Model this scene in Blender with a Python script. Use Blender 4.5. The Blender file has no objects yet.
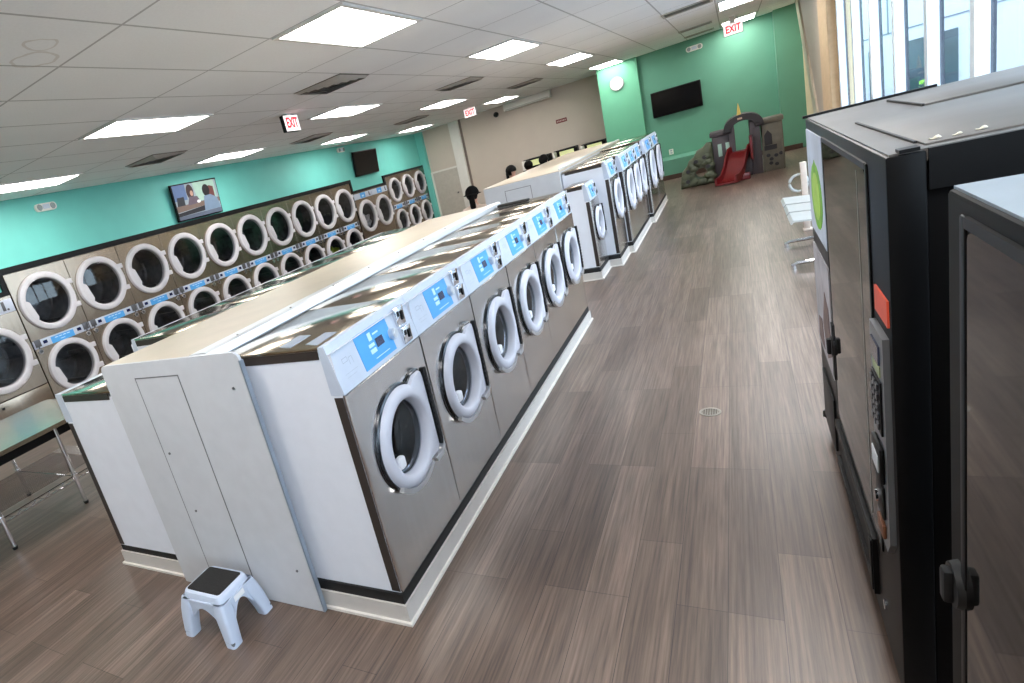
import bpy, bmesh, math, random
from mathutils import Vector, Matrix
random.seed(7)
PI = math.pi
sc = bpy.context.scene
COL = sc.collection

# ------------------------------------------------------------------ materials
MATS = {}
def lin(c):
    return tuple(((v/255)/12.92 if v <= 10 else (((v/255)+.055)/1.055)**2.4) for v in c)
def mat(name, rgb, rough=.5, metal=0., var=.06, scale=14., bump=0., stretch=(1,1,1), spec=.5, coat=0.):
    """principled material, srgb 0-255 colour, with a procedural noise variation"""
    if name in MATS: return MATS[name]
    m = bpy.data.materials.new(name); m.use_nodes = True
    nt = m.node_tree; N = nt.nodes; L = nt.links
    b = N['Principled BSDF']
    c = lin(rgb)
    tc = N.new('ShaderNodeTexCoord'); mp = N.new('ShaderNodeMapping'); mp.inputs['Scale'].default_value = stretch
    nz = N.new('ShaderNodeTexNoise'); nz.inputs['Scale'].default_value = scale; nz.inputs['Detail'].default_value = 3
    L.new(tc.outputs['Object'], mp.inputs[0]); L.new(mp.outputs[0], nz.inputs['Vector'])
    cr = N.new('ShaderNodeValToRGB')
    cr.color_ramp.elements[0].position = .3; cr.color_ramp.elements[1].position = .7
    cr.color_ramp.elements[0].color = tuple(v*(1-var) for v in c)+(1,)
    cr.color_ramp.elements[1].color = tuple(min(1, v*(1+var)) for v in c)+(1,)
    L.new(nz.outputs['Fac'], cr.inputs[0]); L.new(cr.outputs[0], b.inputs['Base Color'])
    b.inputs['Roughness'].default_value = rough; b.inputs['Metallic'].default_value = metal
    b.inputs['Specular IOR Level'].default_value = spec
    if coat: b.inputs['Coat Weight'].default_value = coat
    if bump:
        bp = N.new('ShaderNodeBump'); bp.inputs['Strength'].default_value = bump; bp.inputs['Distance'].default_value = .01
        L.new(nz.outputs['Fac'], bp.inputs['Height']); L.new(bp.outputs[0], b.inputs['Normal'])
    MATS[name] = m
    return m
def emis(name, rgb, strength):
    m = mat(name, rgb, .5)
    b = m.node_tree.nodes['Principled BSDF']
    b.inputs['Emission Color'].default_value = lin(rgb)+(1,)
    b.inputs['Emission Strength'].default_value = strength
    return m
def glassmat(name, tint=(235,242,245), gloss=.9, base=.04, rough=.02, trans=(235,242,245)):
    m = bpy.data.materials.new(name); m.use_nodes = True
    nt = m.node_tree; N = nt.nodes; L = nt.links
    N.remove(N['Principled BSDF'])
    t = N.new('ShaderNodeBsdfTransparent'); t.inputs[0].default_value = lin(trans)+(1,)
    g = N.new('ShaderNodeBsdfGlossy'); g.inputs['Roughness'].default_value = rough; g.inputs[0].default_value = lin(tint)+(1,)
    lw = N.new('ShaderNodeLayerWeight'); lw.inputs[0].default_value = .5
    pw = N.new('ShaderNodeMath'); pw.operation = 'POWER'; L.new(lw.outputs['Facing'], pw.inputs[0]); pw.inputs[1].default_value = 5
    ma = N.new('ShaderNodeMath'); ma.operation = 'MULTIPLY_ADD'; L.new(pw.outputs[0], ma.inputs[0]); ma.inputs[1].default_value = gloss; ma.inputs[2].default_value = base
    mx = N.new('ShaderNodeMixShader')
    L.new(ma.outputs[0], mx.inputs[0]); L.new(t.outputs[0], mx.inputs[1]); L.new(g.outputs[0], mx.inputs[2])
    L.new(mx.outputs[0], N['Material Output'].inputs[0])
    MATS[name] = m
    return m

STEEL = mat('brushed_steel', (216,213,210), .22, 1., .04, 30, .03, (1,1,.05))
STEELTOP = mat('polished_steel_top', (178,166,146), .13, 1., .12, 3, .05)
DSTEEL = mat('dryer_steel', (158,146,132), .25, 1., .08, 30, .03, (1,1,.05))
WHITE = mat('white_enamel', (222,224,232), .35, 0, .02)
GREYPANEL = mat('grey_laminate', (198,199,203), .45, 0, .03)
CREAM = mat('cream_laminate', (190,177,158), .35, 0, .05, 6)
ALU = mat('aluminium_trim', (225,228,232), .35, .6, .03)
RING = mat('lilac_grey_plastic', (198,198,208), .4, 0, .02)
RINGD = mat('dryer_door_enamel', (205,202,205), .4, 0, .03)
CHROME = mat('chrome', (225,225,228), .08, 1., .02)
DARK = mat('black_plastic', (11,11,12), .45, 0, .1, spec=.25)
DTRIM = mat('dark_brown_edge', (58,50,46), .45, 0.2, .08)
RUBBER = mat('black_rubber', (12,12,13), .6, 0, .1)
DRUM = mat('steel_drum', (120,120,122), .3, 1., .25, 8, .2)
DRUMDARK = mat('dark_drum', (96,96,100), .35, .6, .35, 9, .2)
BLUE = mat('blue_label', (72,158,222), .4, 0, .03)
BLUEPALE = mat('pale_label_print', (190,225,245), .5, 0, .02)
PANELW = mat('panel_white', (190,197,211), .4, 0, .03)
PRINT = mat('grey_print', (150,158,172), .5, 0, .03)
NAVY = mat('display_navy', (16,24,70), .2, 0, .05)
KNOB = mat('grey_knob', (214,218,224), .3, .4, .03)
VINYL = mat('vinyl_cove_base', (196,190,184), .45, 0, .03)
DETERG = mat('white_detergent_cup', (228,228,232), .4, 0, .02)
GLASSD = glassmat('door_glass', gloss=.8, base=.05, trans=(190,192,198))
GLASSW = glassmat('window_glass', gloss=.25, base=.01, trans=(240,247,252))
def floor_mat():
    m = bpy.data.materials.new('wood_plank_vinyl'); m.use_nodes = True
    nt = m.node_tree; N = nt.nodes; L = nt.links; b = N['Principled BSDF']
    tc = N.new('ShaderNodeTexCoord')
    mp = N.new('ShaderNodeMapping'); mp.inputs['Rotation'].default_value = (0,0,PI/2)
    L.new(tc.outputs['Object'], mp.inputs[0])
    br = N.new('ShaderNodeTexBrick'); br.offset = .37; br.offset_frequency = 3
    br.inputs['Scale'].default_value = 1; br.inputs['Brick Width'].default_value = .92; br.inputs['Row Height'].default_value = .152
    br.inputs['Mortar Size'].default_value = .0011; br.inputs['Mortar Smooth'].default_value = .2; br.inputs['Bias'].default_value = 0
    br.inputs['Color1'].default_value = lin((128,109,97))+(1,); br.inputs['Color2'].default_value = lin((102,85,74))+(1,)
    br.inputs['Mortar'].default_value = lin((58,47,42))+(1,)
    L.new(mp.outputs[0], br.inputs['Vector'])
    mp2 = N.new('ShaderNodeMapping'); mp2.inputs['Scale'].default_value = (90,2.2,1)
    L.new(tc.outputs['Object'], mp2.inputs[0])
    nz = N.new('ShaderNodeTexNoise'); nz.inputs['Scale'].default_value = 1; nz.inputs['Detail'].default_value = 5; nz.inputs['Roughness'].default_value = .65
    L.new(mp2.outputs[0], nz.inputs['Vector'])
    cr = N.new('ShaderNodeValToRGB'); e = cr.color_ramp.elements
    e[0].position = .32; e[0].color = (.44,.42,.40,1); e[1].position = .68; e[1].color = (1.25,1.25,1.26,1)
    L.new(nz.outputs['Fac'], cr.inputs[0])
    mp3 = N.new('ShaderNodeMapping'); mp3.inputs['Scale'].default_value = (14,.7,1)
    L.new(tc.outputs['Object'], mp3.inputs[0])
    nz2 = N.new('ShaderNodeTexNoise'); nz2.inputs['Scale'].default_value = 1; nz2.inputs['Detail'].default_value = 2
    L.new(mp3.outputs[0], nz2.inputs['Vector'])
    cr2 = N.new('ShaderNodeValToRGB'); e = cr2.color_ramp.elements
    e[0].position = .35; e[0].color = (.78,.77,.76,1); e[1].position = .65; e[1].color = (1.1,1.1,1.1,1)
    L.new(nz2.outputs['Fac'], cr2.inputs[0])
    m1 = N.new('ShaderNodeMixRGB'); m1.blend_type = 'MULTIPLY'; m1.inputs[0].default_value = 1
    m2 = N.new('ShaderNodeMixRGB'); m2.blend_type = 'MULTIPLY'; m2.inputs[0].default_value = 1
    L.new(br.outputs['Color'], m1.inputs[1]); L.new(cr.outputs[0], m1.inputs[2])
    L.new(m1.outputs[0], m2.inputs[1]); L.new(cr2.outputs[0], m2.inputs[2])
    L.new(m2.outputs[0], b.inputs['Base Color'])
    b.inputs['Roughness'].default_value = .34; b.inputs['Specular IOR Level'].default_value = .65
    bp = N.new('ShaderNodeBump'); bp.inputs['Strength'].default_value = .12; bp.inputs['Distance'].default_value = .004
    L.new(nz.outputs['Fac'], bp.inputs['Height']); L.new(bp.outputs[0], b.inputs['Normal'])
    return m
def ceil_mat():
    m = bpy.data.materials.new('ceiling_tile_grid'); m.use_nodes = True
    nt = m.node_tree; N = nt.nodes; L = nt.links; b = N['Principled BSDF']
    tc = N.new('ShaderNodeTexCoord'); sx = N.new('ShaderNodeSeparateXYZ'); L.new(tc.outputs['Object'], sx.inputs[0])
    def line(out, off, pitch, half):
        a = N.new('ShaderNodeMath'); a.operation = 'SUBTRACT'; L.new(sx.outputs[out], a.inputs[0]); a.inputs[1].default_value = off
        p = N.new('ShaderNodeMath'); p.operation = 'PINGPONG'; L.new(a.outputs[0], p.inputs[0]); p.inputs[1].default_value = pitch/2
        l = N.new('ShaderNodeMath'); l.operation = 'LESS_THAN'; L.new(p.outputs[0], l.inputs[0]); l.inputs[1].default_value = half
        return l
    lx = line('X', -2.54, .61, .008); ly = line('Y', 3.55, 1.22, .008)
    mx = N.new('ShaderNodeMath'); mx.operation = 'MAXIMUM'; L.new(lx.outputs[0], mx.inputs[0]); L.new(ly.outputs[0], mx.inputs[1])
    nz = N.new('ShaderNodeTexNoise'); nz.inputs['Scale'].default_value = 60; nz.inputs['Detail'].default_value = 4
    L.new(tc.outputs['Object'], nz.inputs['Vector'])
    nb = N.new('ShaderNodeTexNoise'); nb.inputs['Scale'].default_value = 1.3; L.new(tc.outputs['Object'], nb.inputs['Vector'])
    ad = N.new('ShaderNodeMath'); ad.operation = 'ADD'; L.new(nz.outputs['Fac'], ad.inputs[0]); L.new(nb.outputs['Fac'], ad.inputs[1])
    cr = N.new('ShaderNodeValToRGB'); e = cr.color_ramp.elements
    e[0].position = .35; e[0].color = lin((240,240,240))+(1,); e[1].position = .9; e[1].color = lin((250,250,250))+(1,)
    hl = N.new('ShaderNodeMath'); hl.operation = 'MULTIPLY'; L.new(ad.outputs[0], hl.inputs[0]); hl.inputs[1].default_value = .6
    L.new(hl.outputs[0], cr.inputs[0])
    mc = N.new('ShaderNodeMixRGB'); L.new(mx.outputs[0], mc.inputs[0]); L.new(cr.outputs[0], mc.inputs[1])
    mc.inputs[2].default_value = lin((190,189,188))+(1,)
    # faint rust-coloured water rings
    def stain(cx, cy, r, w):
        v = N.new('ShaderNodeVectorMath'); v.operation = 'DISTANCE'
        nd = N.new('ShaderNodeTexNoise'); nd.inputs['Scale'].default_value = 7; L.new(tc.outputs['Object'], nd.inputs['Vector'])
        av = N.new('ShaderNodeVectorMath'); av.operation = 'SCALE'; L.new(nd.outputs['Color'], av.inputs[0]); av.inputs['Scale'].default_value = .09
        a2 = N.new('ShaderNodeVectorMath'); a2.operation = 'ADD'; L.new(av.outputs[0], a2.inputs[0]); L.new(tc.outputs['Object'], a2.inputs[1])
        L.new(a2.outputs[0], v.inputs[0]); v.inputs[1].default_value = (cx+.045, cy+.045, 2.795)
        s = N.new('ShaderNodeMath'); s.operation = 'SUBTRACT'; L.new(v.outputs['Value'], s.inputs[0]); s.inputs[1].default_value = r
        ab = N.new('ShaderNodeMath'); ab.operation = 'ABSOLUTE'; L.new(s.outputs[0], ab.inputs[0])
        lt = N.new('ShaderNodeMath'); lt.operation = 'LESS_THAN'; L.new(ab.outputs[0], lt.inputs[0]); lt.inputs[1].default_value = w
        return lt
    last = mc
    for a in ((-2.86,2.05,.085,.008),(-3.06,2.13,.11,.01)):
        st = stain(*a)
        f = N.new('ShaderNodeMath'); f.operation = 'MULTIPLY'; f.inputs[1].default_value = .27; L.new(st.outputs[0], f.inputs[0])
        mm = N.new('ShaderNodeMixRGB'); L.new(f.outputs[0], mm.inputs[0]); L.new(last.outputs[0], mm.inputs[1]); mm.inputs[2].default_value = lin((168,146,120))+(1,)
        last = mm
    L.new(last.outputs[0], b.inputs['Base Color']); b.inputs['Roughness'].default_value = .85
    bp = N.new('ShaderNodeBump'); bp.inputs['Strength'].default_value = .15; bp.inputs['Distance'].default_value = .004
    L.new(nz.outputs['Fac'], bp.inputs['Height']); L.new(bp.outputs[0], b.inputs['Normal'])
    return m
FLOOR = floor_mat(); CEIL = ceil_mat()
TEAL = mat('teal_paint', (112,202,190), .55, 0, .03, 3, .04)
TEAL_DIM = mat('green_teal_dimmed', (94,152,128), .55, 0, .03, 3, .04); TEAL3 = mat('mint_paint', (100,172,138), .55, 0, .03, 3, .04)  # far wall green, with the weaker light there darkened into its colour
BEIGE = mat('beige_paint', (203,190,176), .6, 0, .02, 3, .03)
CREAMW = mat('cream_paint', (214,196,162), .6, 0, .02)
TAUPE = mat('taupe_paint', (170,156,144), .6, 0, .03)
WPAINT = mat('white_paint', (224,220,212), .5, 0, .02)
BASEB = mat('brown_baseboard', (70,50,40), .5, 0, .05)

# ------------------------------------------------------------------ mesh helpers
def bmn(): return bmesh.new()
def box(bm, x0, x1, y0, y1, z0, z1, mi=0, bev=0, seg=2):
    r = bmesh.ops.create_cube(bm, size=1)
    vs = r['verts']
    for v in vs:
        v.co = Vector(((x0+x1)/2+v.co.x*(x1-x0), (y0+y1)/2+v.co.y*(y1-y0), (z0+z1)/2+v.co.z*(z1-z0)))
    fs = set(f for v in vs for f in v.link_faces)
    for f in fs: f.material_index = mi
    if bev:
        es = set(e for v in vs for e in v.link_edges)
        rr = bmesh.ops.bevel(bm, geom=list(es), offset=bev, segments=seg, affect='EDGES', profile=.5)
        for f in rr['faces']: f.material_index = mi
        vs = list(set(vs_ for f in rr['faces'] for vs_ in f.verts))
    return [v for v in vs if v.is_valid]
def tube(bm, p0, p1, r0, r1=None, seg=12, mi=0):
    p0 = Vector(p0); p1 = Vector(p1); d = p1-p0
    r1 = r0 if r1 is None else r1
    rot = d.to_track_quat('Z', 'Y').to_matrix().to_4x4()
    r = bmesh.ops.create_cone(bm, cap_ends=True, segments=seg, radius1=r0, radius2=r1, depth=d.length, matrix=Matrix.Translation((p0+p1)/2) @ rot)
    for v in r['verts']:
        for f in v.link_faces: f.material_index = mi
def path(bm, pts, r, seg=8, mi=0, closed=False):
    """swept round tube through points"""
    pts = [Vector(p) for p in pts]; n = len(pts); rings = []
    up = Vector((0,0,1))
    for i, p in enumerate(pts):
        a = pts[i-1] if (i > 0 or closed) else p
        b = pts[(i+1) % n] if (i < n-1 or closed) else p
        t = (b-a).normalized()
        u = t.cross(up)
        if u.length < 1e-3: u = t.cross(Vector((1,0,0)))
        u.normalize(); w = u.cross(t)
        rings.append([bm.verts.new(p+(u*math.cos(2*PI*k/seg)+w*math.sin(2*PI*k/seg))*r) for k in range(seg)])
    m = n if closed else n-1
    for i in range(m):
        A = rings[i]; B = rings[(i+1) % n]
        for k in range(seg):
            f = bm.faces.new((A[k], A[(k+1) % seg], B[(k+1) % seg], B[k])); f.material_index = mi
    if not closed:
        bm.faces.new(rings[0]).material_index = mi; bm.faces.new(rings[-1][::-1]).material_index = mi
def ev(r, a): return r(a) if callable(r) else r
def polar(bm, cy, cz, rings, n=40, mi=0, angs=None, cap0=False, cap1=False):
    """rings of (radius or radius(angle), x) around the X axis at (cy, cz); quads between rings. mi int or list per gap"""
    angs = angs or [2*PI*k/n for k in range(n)]
    V = []
    for r, x in rings:
        rr = [ev(r, a) for a in angs]
        if max(rr) < 1e-5: V.append([bm.verts.new((x, cy, cz))])
        else: V.append([bm.verts.new((x, cy+q*math.cos(a), cz+q*math.sin(a))) for q, a in zip(rr, angs)])
    N = len(angs)
    for i in range(len(V)-1):
        A, B = V[i], V[i+1]; k_ = mi[i] if isinstance(mi, (list, tuple)) else mi
        for k in range(N):
            j = (k+1) % N
            if len(A) == 1 and len(B) == 1: continue
            if len(A) == 1: f = bm.faces.new((A[0], B[j], B[k]))
            elif len(B) == 1: f = bm.faces.new((A[k], A[j], B[0]))
            else: f = bm.faces.new((A[k], A[j], B[j], B[k]))
            f.material_index = k_
    if cap0 and len(V[0]) > 1: bm.faces.new(V[0][::-1]).material_index = mi if isinstance(mi, int) else mi[0]
    if cap1 and len(V[-1]) > 1: bm.faces.new(V[-1]).material_index = mi if isinstance(mi, int) else mi[-1]
def poly_r(pts):
    """radius function of a star-shaped polygon about the origin"""
    def R(a):
        d = (math.cos(a), math.sin(a)); best = 0
        for i in range(len(pts)):
            x0, y0 = pts[i]; x1, y1 = pts[(i+1) % len(pts)]
            ex, ey = x1-x0, y1-y0
            den = d[0]*ey-d[1]*ex
            if abs(den) < 1e-12: continue
            t = (x0*ey-y0*ex)/den; s = (x0*d[1]-y0*d[0])/den
            if t > 0 and -1e-6 <= s <= 1+1e-6: best = max(best, t)
        return best
    return R
def angles_with(pts, n=48):
    A = [2*PI*k/n for k in range(n)]+[math.atan2(y, x) % (2*PI) for x, y in pts]
    A = sorted(A); out = []
    for a in A:
        if not out or a-out[-1] > 1e-4: out.append(a)
    return out
def prism(bm, pts, x0, x1, mi=0, axis='x'):
    """extrude polygon pts [(a,b)] from x0 to x1. axis x: (a,b)=(y,z); y: (x,z); z: (x,y)"""
    def P(a, b, t): return {'x':(t,a,b), 'y':(a,t,b), 'z':(a,b,t)}[axis]
    A = [bm.verts.new(P(a, b, x0)) for a, b in pts]; B = [bm.verts.new(P(a, b, x1)) for a, b in pts]
    n = len(pts); fs = []
    for i in range(n): fs.append(bm.faces.new((A[i], A[(i+1) % n], B[(i+1) % n], B[i])))
    fs.append(bm.faces.new(A[::-1])); fs.append(bm.faces.new(B))
    for f in fs: f.material_index = mi
    return A+B
def rrect(x0, x1, y0, y1, r, n=4):
    out = []
    for cx, cy, a0 in ((x1-r,y1-r,0),(x0+r,y1-r,PI/2),(x0+r,y0+r,PI),(x1-r,y0+r,1.5*PI)):
        for k in range(n+1):
            a = a0+PI/2*k/n; out.append((cx+r*math.cos(a), cy+r*math.sin(a)))
    return out
def ellipse(cx, cy, a, b, n=20): return [(cx+a*math.cos(2*PI*k/n), cy+b*math.sin(2*PI*k/n)) for k in range(n)]
def obj(name, bm, m, parent=None, smooth=35, loc=None):
    bmesh.ops.recalc_face_normals(bm, faces=bm.faces)
    me = bpy.data.meshes.new(name); bm.to_mesh(me); bm.free()
    for x in (m if isinstance(m, (list, tuple)) else [m]): me.materials.append(x)
    if smooth:
        me.polygons.foreach_set('use_smooth', [True]*len(me.polygons))
        me.set_sharp_from_angle(angle=math.radians(smooth))
    o = bpy.data.objects.new(name, me); COL.objects.link(o)
    if parent: o.parent = parent
    if loc: o.location = loc
    return o
def bobj(name, m, parent, *a, bev=0, smooth=35):
    b = bmn(); box(b, *a, bev=bev); return obj(name, b, m, parent, smooth)
def parts(name, m, parent, boxes, bev=0, smooth=35):
    out = []
    for a in boxes: out.append(bobj(name, m, parent, *a, bev=bev, smooth=smooth))
    return out
def tag(o, label, cat, group=None):
    o['label'] = label; o['category'] = cat
    if group: o['group'] = group
    return o
def thing(name, label, cat, loc=(0,0,0), rz=0, group=None):
    o = bpy.data.objects.new(name, None); COL.objects.link(o); o.empty_display_size = .1
    o.location = loc; o.rotation_euler = (0,0,rz)
    return tag(o, label, cat, group)
def struct(name, bm, m, smooth=0):
    o = obj(name, bm, m, None, smooth); o['kind'] = 'structure'; return o
def copy_tree(o, parent=None):
    c = o.copy(); COL.objects.link(c)
    if parent: c.parent = parent
    for ch in list(o.children): copy_tree(ch, c)
    return c
def place(o, loc, rz, label, group=None):
    c = copy_tree(o); c.location = loc; c.rotation_euler = (0,0,rz); c['label'] = label
    if group: c['group'] = group
    return c
def text_mesh(name, s, size, depth, m, parent, mtx):
    cu = bpy.data.curves.new(name, 'FONT'); cu.body = s; cu.size = size; cu.extrude = depth
    cu.align_x = 'CENTER'; cu.align_y = 'CENTER'; cu.offset = size*.03
    t = bpy.data.objects.new(name, cu); COL.objects.link(t)
    bpy.context.view_layer.update()
    me = bpy.data.meshes.new_from_object(t.evaluated_get(bpy.context.evaluated_depsgraph_get()))
    bpy.data.objects.remove(t); bpy.data.curves.remove(cu)
    me.transform(mtx); me.materials.clear(); me.materials.append(m)
    o = bpy.data.objects.new(name, me); COL.objects.link(o); o.parent = parent
    return o

# ------------------------------------------------------------------ room
CZ = 2.75; XL = -8.0; XR = 1.2; YB = 17.2; YT = 15.9; Y0 = -3.
b = bmn(); box(b, -9.3, XR+.25, Y0-.2, YB+.3, -.1, 0); struct('floor', b, FLOOR)
b = bmn(); box(b, -9.3, XR+.25, Y0-.2, YB+.3, CZ, CZ+.1); struct('ceiling', b, CEIL)
# left wall: the teal field above the dryers, stepping down over the shorter machines
prof = [(Y0,0),(1.95,0),(1.95,1.63),(3.87,1.63),(3.87,1.912),(12.78,1.912),(12.78,1.63),(14.44,1.63),(14.44,1.81),(17.06,1.81),(17.06,0),(YB,0),(YB,CZ),(Y0,CZ)]
b = bmn(); prism(b, prof, XL-.15, XL, 0); struct('wall_left', b, TEAL)
b = bmn(); box(b, -9.3, -9.25, Y0, YB, 0, CZ); struct('wall_left_recess', b, TAUPE)
# black trim following the step
tr = [(1.95,0),(1.95,1.63),(3.87,1.63),(3.87,1.912),(12.78,1.912),(12.78,1.63),(14.44,1.63),(14.44,1.81),(17.06,1.81),(17.06,0)]
inn = [(1.98,0),(1.98,1.57),(3.93,1.57),(3.93,1.833),(12.72,1.833),(12.72,1.57),(14.50,1.57),(14.50,1.75),(17.0,1.75),(17.0,0)]
b = bmn()
for i in range(len(tr)-1):
    q = [tr[i], tr[i+1], inn[i+1], inn[i]]
    prism(b, q, XL-.05, XL+.045)
struct('trim_1', b, DARK)
# back walls
b = bmn(); box(b, -9.3, -2.5, YB, YB+.15, 0, CZ); struct('wall_back_beige', b, BEIGE)
b = bmn(); box(b, -8.0, -7.80, YB-.16, YB, 0, CZ); struct('wall_back_return', b, TEAL)
b = bmn(); box(b, -2.56, -1.72, YT-.12, YB+.1, 0, CZ); struct('wall_back_column', b, TEAL3)
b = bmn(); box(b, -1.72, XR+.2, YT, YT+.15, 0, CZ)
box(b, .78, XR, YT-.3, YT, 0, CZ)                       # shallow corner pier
struct('wall_back_teal', b, TEAL_DIM)
b = bmn(); box(b, -1.70, -.25, YT-.9, YT, 0, .42, bev=.01); struct('wall_back_ledge', b, TEAL_DIM)
b = bmn(); box(b, -1.70, -.25, YT-.925, YT-.9, 0, .1); box(b, -.25, .78, YT-.025, YT, 0, .1); box(b, .78, 1.1, YT-.325, YT-.3, 0, .1); struct('baseboard_back', b, BASEB)
b = bmn(); box(b, -7.6, -2.58, YB-.02, YB, 0, .1); struct('baseboard_beige', b, BASEB)
b = bmn(); box(b, -9.3, XR+.2, Y0-.15, Y0, 0, CZ); struct('wall_rear', b, BEIGE)
# door in the beige wall, white frame
b = bmn(); box(b, -7.80, -7.75, YB-.05, YB, 0, 1.52); box(b, -7.75, -6.92, YB-.05, YB, 1.47, 1.52)
fr = struct('door_1', b, WPAINT)
b = bmn(); box(b, -7.75, -6.92, YB-.03, YB-.005, .02, 1.47)
o = obj('door_leaf', b, mat('door_grey', (188,180,168), .5), fr)
b = bmn(); tube(b, (-7.05,YB-.03,.75), (-7.05,YB-.09,.75), .025); obj('door_handle', b, CHROME, fr)
b = bmn(); box(b, -6.92, -6.62, YB-.10, YB, 0, CZ, bev=.008); struct('trim_2', b, WPAINT)
b = bmn(); box(b, -6.62, -6.56, YB-.03, YB, 0, CZ); struct('trim_3', b, mat('grey_brown_seam', (120,108,98), .6))
# right wall: low sill wall, piers, and the shop windows
b = bmn(); box(b, XR, XR+.2, Y0, 10.75, 0, .10); struct('wall_right_sill', b, BEIGE)
b = bmn(); box(b, XR, XR+.2, Y0, 10.75, 2.62, CZ); struct('wall_right_header', b, BEIGE)
b = bmn(); box(b, XR, XR+.2, 10.75, YT, 0, CZ); struct('wall_right', b, CREAMW)
b = bmn(); box(b, XR-.10, XR, 10.8, 11.75, 0, CZ, bev=.01); box(b, XR-.04, XR, 11.95, 12.1, 0, CZ, bev=.005)
struct('trim_4', b, mat('tan_paint', (196,168,134), .6))
b = bmn()
prism(b, [(11.85,.3),(12.1,.3),(12.55,.83),(14.55,CZ-.01),(11.85,CZ-.01)], XR-.08, XR-.045)
struct('trim_5', b, TAUPE)
b = bmn(); prism(b, [(12.1,.3),(12.6,.3),(13.05,.83),(15.0,CZ-.01),(14.55,CZ-.01),(12.55,.83)], XR-.11, XR-.045); struct('trim_6', b, CREAM)
mull = [10.62, 9.47, 8.4, 7.32, 6.25, 5.2, 4.12, 3.04, 1.96, .88, -.2, -1.28, -2.36]
FRW = mat('white_window_frame', (226,232,238), .4, .2, .02)
FRD = mat('dark_window_gasket', (34,40,58), .4, 0, .05)
for i, y in enumerate(mull):
    b = bmn()
    box(b, XR-.02, XR+.05, y-.05, y+.03, .10, 2.62, bev=.004)
    w = struct('window_%d' % (i+1), b, FRW)
    parts('gasket', FRD, w, [(XR+.05, XR+.072, y-.052, y+.03, .10, 2.62)], 0, 0)
    if i < len(mull)-1:
        yn = mull[i+1]
        parts('rail', FRW, w, [(XR, XR+.06, yn+.031, y-.053, .10, .17), (XR, XR+.06, yn+.031, y-.053, 2.55, 2.62)], 0, 0)
        bobj('pane', GLASSW, w, XR+.02, XR+.026, yn+.031, y-.053, .17, 2.55, smooth=0)

# ------------------------------------------------------------------ outside
b = bmn(); box(b, XR+.25, 40, -15, 60, -.12, -.02); struct('floor_pavement', b, mat('pavement', (150,152,155), .8, 0, .06, 2))
EXW = mat('white_facade', (166,172,178), .7, 0, .02, 1); EXD = mat('dark_facade_glass', (48,66,74), .15, 0, .4, 1.2)
JOINT = mat('facade_joint', (96,104,114), .7)
t = thing('white_building', 'white panelled building across the street behind the shop windows', 'building', (0,22,0))
b = bmn(); box(b, 1.9, 16, 0, 6, 0, 9); obj('wall', b, EXW, t, 0)
b = bmn()
for z in (1.72, 2.9, 4.1): box(b, 1.9, 16, -.02, 0, z, z+.03)
for x in (2.7, 3.45, 4.3, 5.1, 6.2, 7.6): box(b, x, x+.025, -.02, 0, 1.72, 9)
obj('panel_joint', b, JOINT, t, 0)
for x0, x1 in ((3.06,3.32),(3.82,4.16),(4.5,4.76),(6.4,7.0)):
    b = bmn(); box(b, x0, x1, -.03, 0, -.02+.05, 1.42); obj('window', b, EXD, t, 0)
t = thing('street_shrub', 'small bright green shrub outside in front of the white building', 'shrub', (4.03,21.2,-.02))
b = bmn()
for k in range(70):
    a = random.uniform(0, 2*PI); h = random.uniform(.08, .42); r = random.uniform(0, .17)*(1-abs(h-.22))
    p = Vector((r*math.cos(a), r*math.sin(a), h)); n = Vector((random.uniform(-1,1), random.uniform(-1,1), random.uniform(-.3,1))).normalized()
    u = n.orthogonal().normalized()*.07; w = n.cross(u)*.6
    b.faces.new([b.verts.new(p+q) for q in (-u, w, u, -w)])
obj('foliage', b, mat('leaf_green', (120,176,60), .6, 0, .2), t, 0)
b = bmn(); tube(b, (0,0,0), (0,0,.3), .015); obj('stem', b, BASEB, t)

# ------------------------------------------------------------------ ceiling fixtures
LIGHT = emis('lit_diffuser', (255,251,247), 14.0)
FRAMEW = mat('fixture_frame', (222,220,216), .5)
def make_light():
    t = thing('ceiling_light', '', 'light', (0,0,CZ), 0, 'ceiling light panels')
    b = bmn()
    for a in ((-.295,.295,-.6,-.565),(-.295,.295,.565,.6),(-.295,-.262,-.565,.565),(.262,.295,-.565,.565)): box(b, *a, -.014, -.001)
    obj('frame', b, FRAMEW, t)
    b = bmn(); box(b, -.262, .262, -.565, .565, -.010, -.002); obj('diffuser', b, LIGHT, t, 0)
    return t
lx = [(-7.02,'over the left dryers'),(-4.63,'between the dryers and the washers'),(-2.235,'over the washer island'),(.205,'over the aisle by the windows')]
ly = [(.5,'row behind the photograph'),(4.16,'nearest row'),(7.82,'second row from the front'),(11.48,'third row from the front'),(15.14,'farthest row')]
L0 = make_light(); first = True
for y, ry in ly:
    for x, rx in lx:
        o = L0 if first else copy_tree(L0); first = False
        o.location = (x,y,CZ); o['label'] = 'lit white ceiling panel %s, %s' % (rx, ry)
VENTD = mat('vent_dark', (96,88,80), .6); VENTM = mat('vent_grey', (178,172,164), .5, 0)
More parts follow.
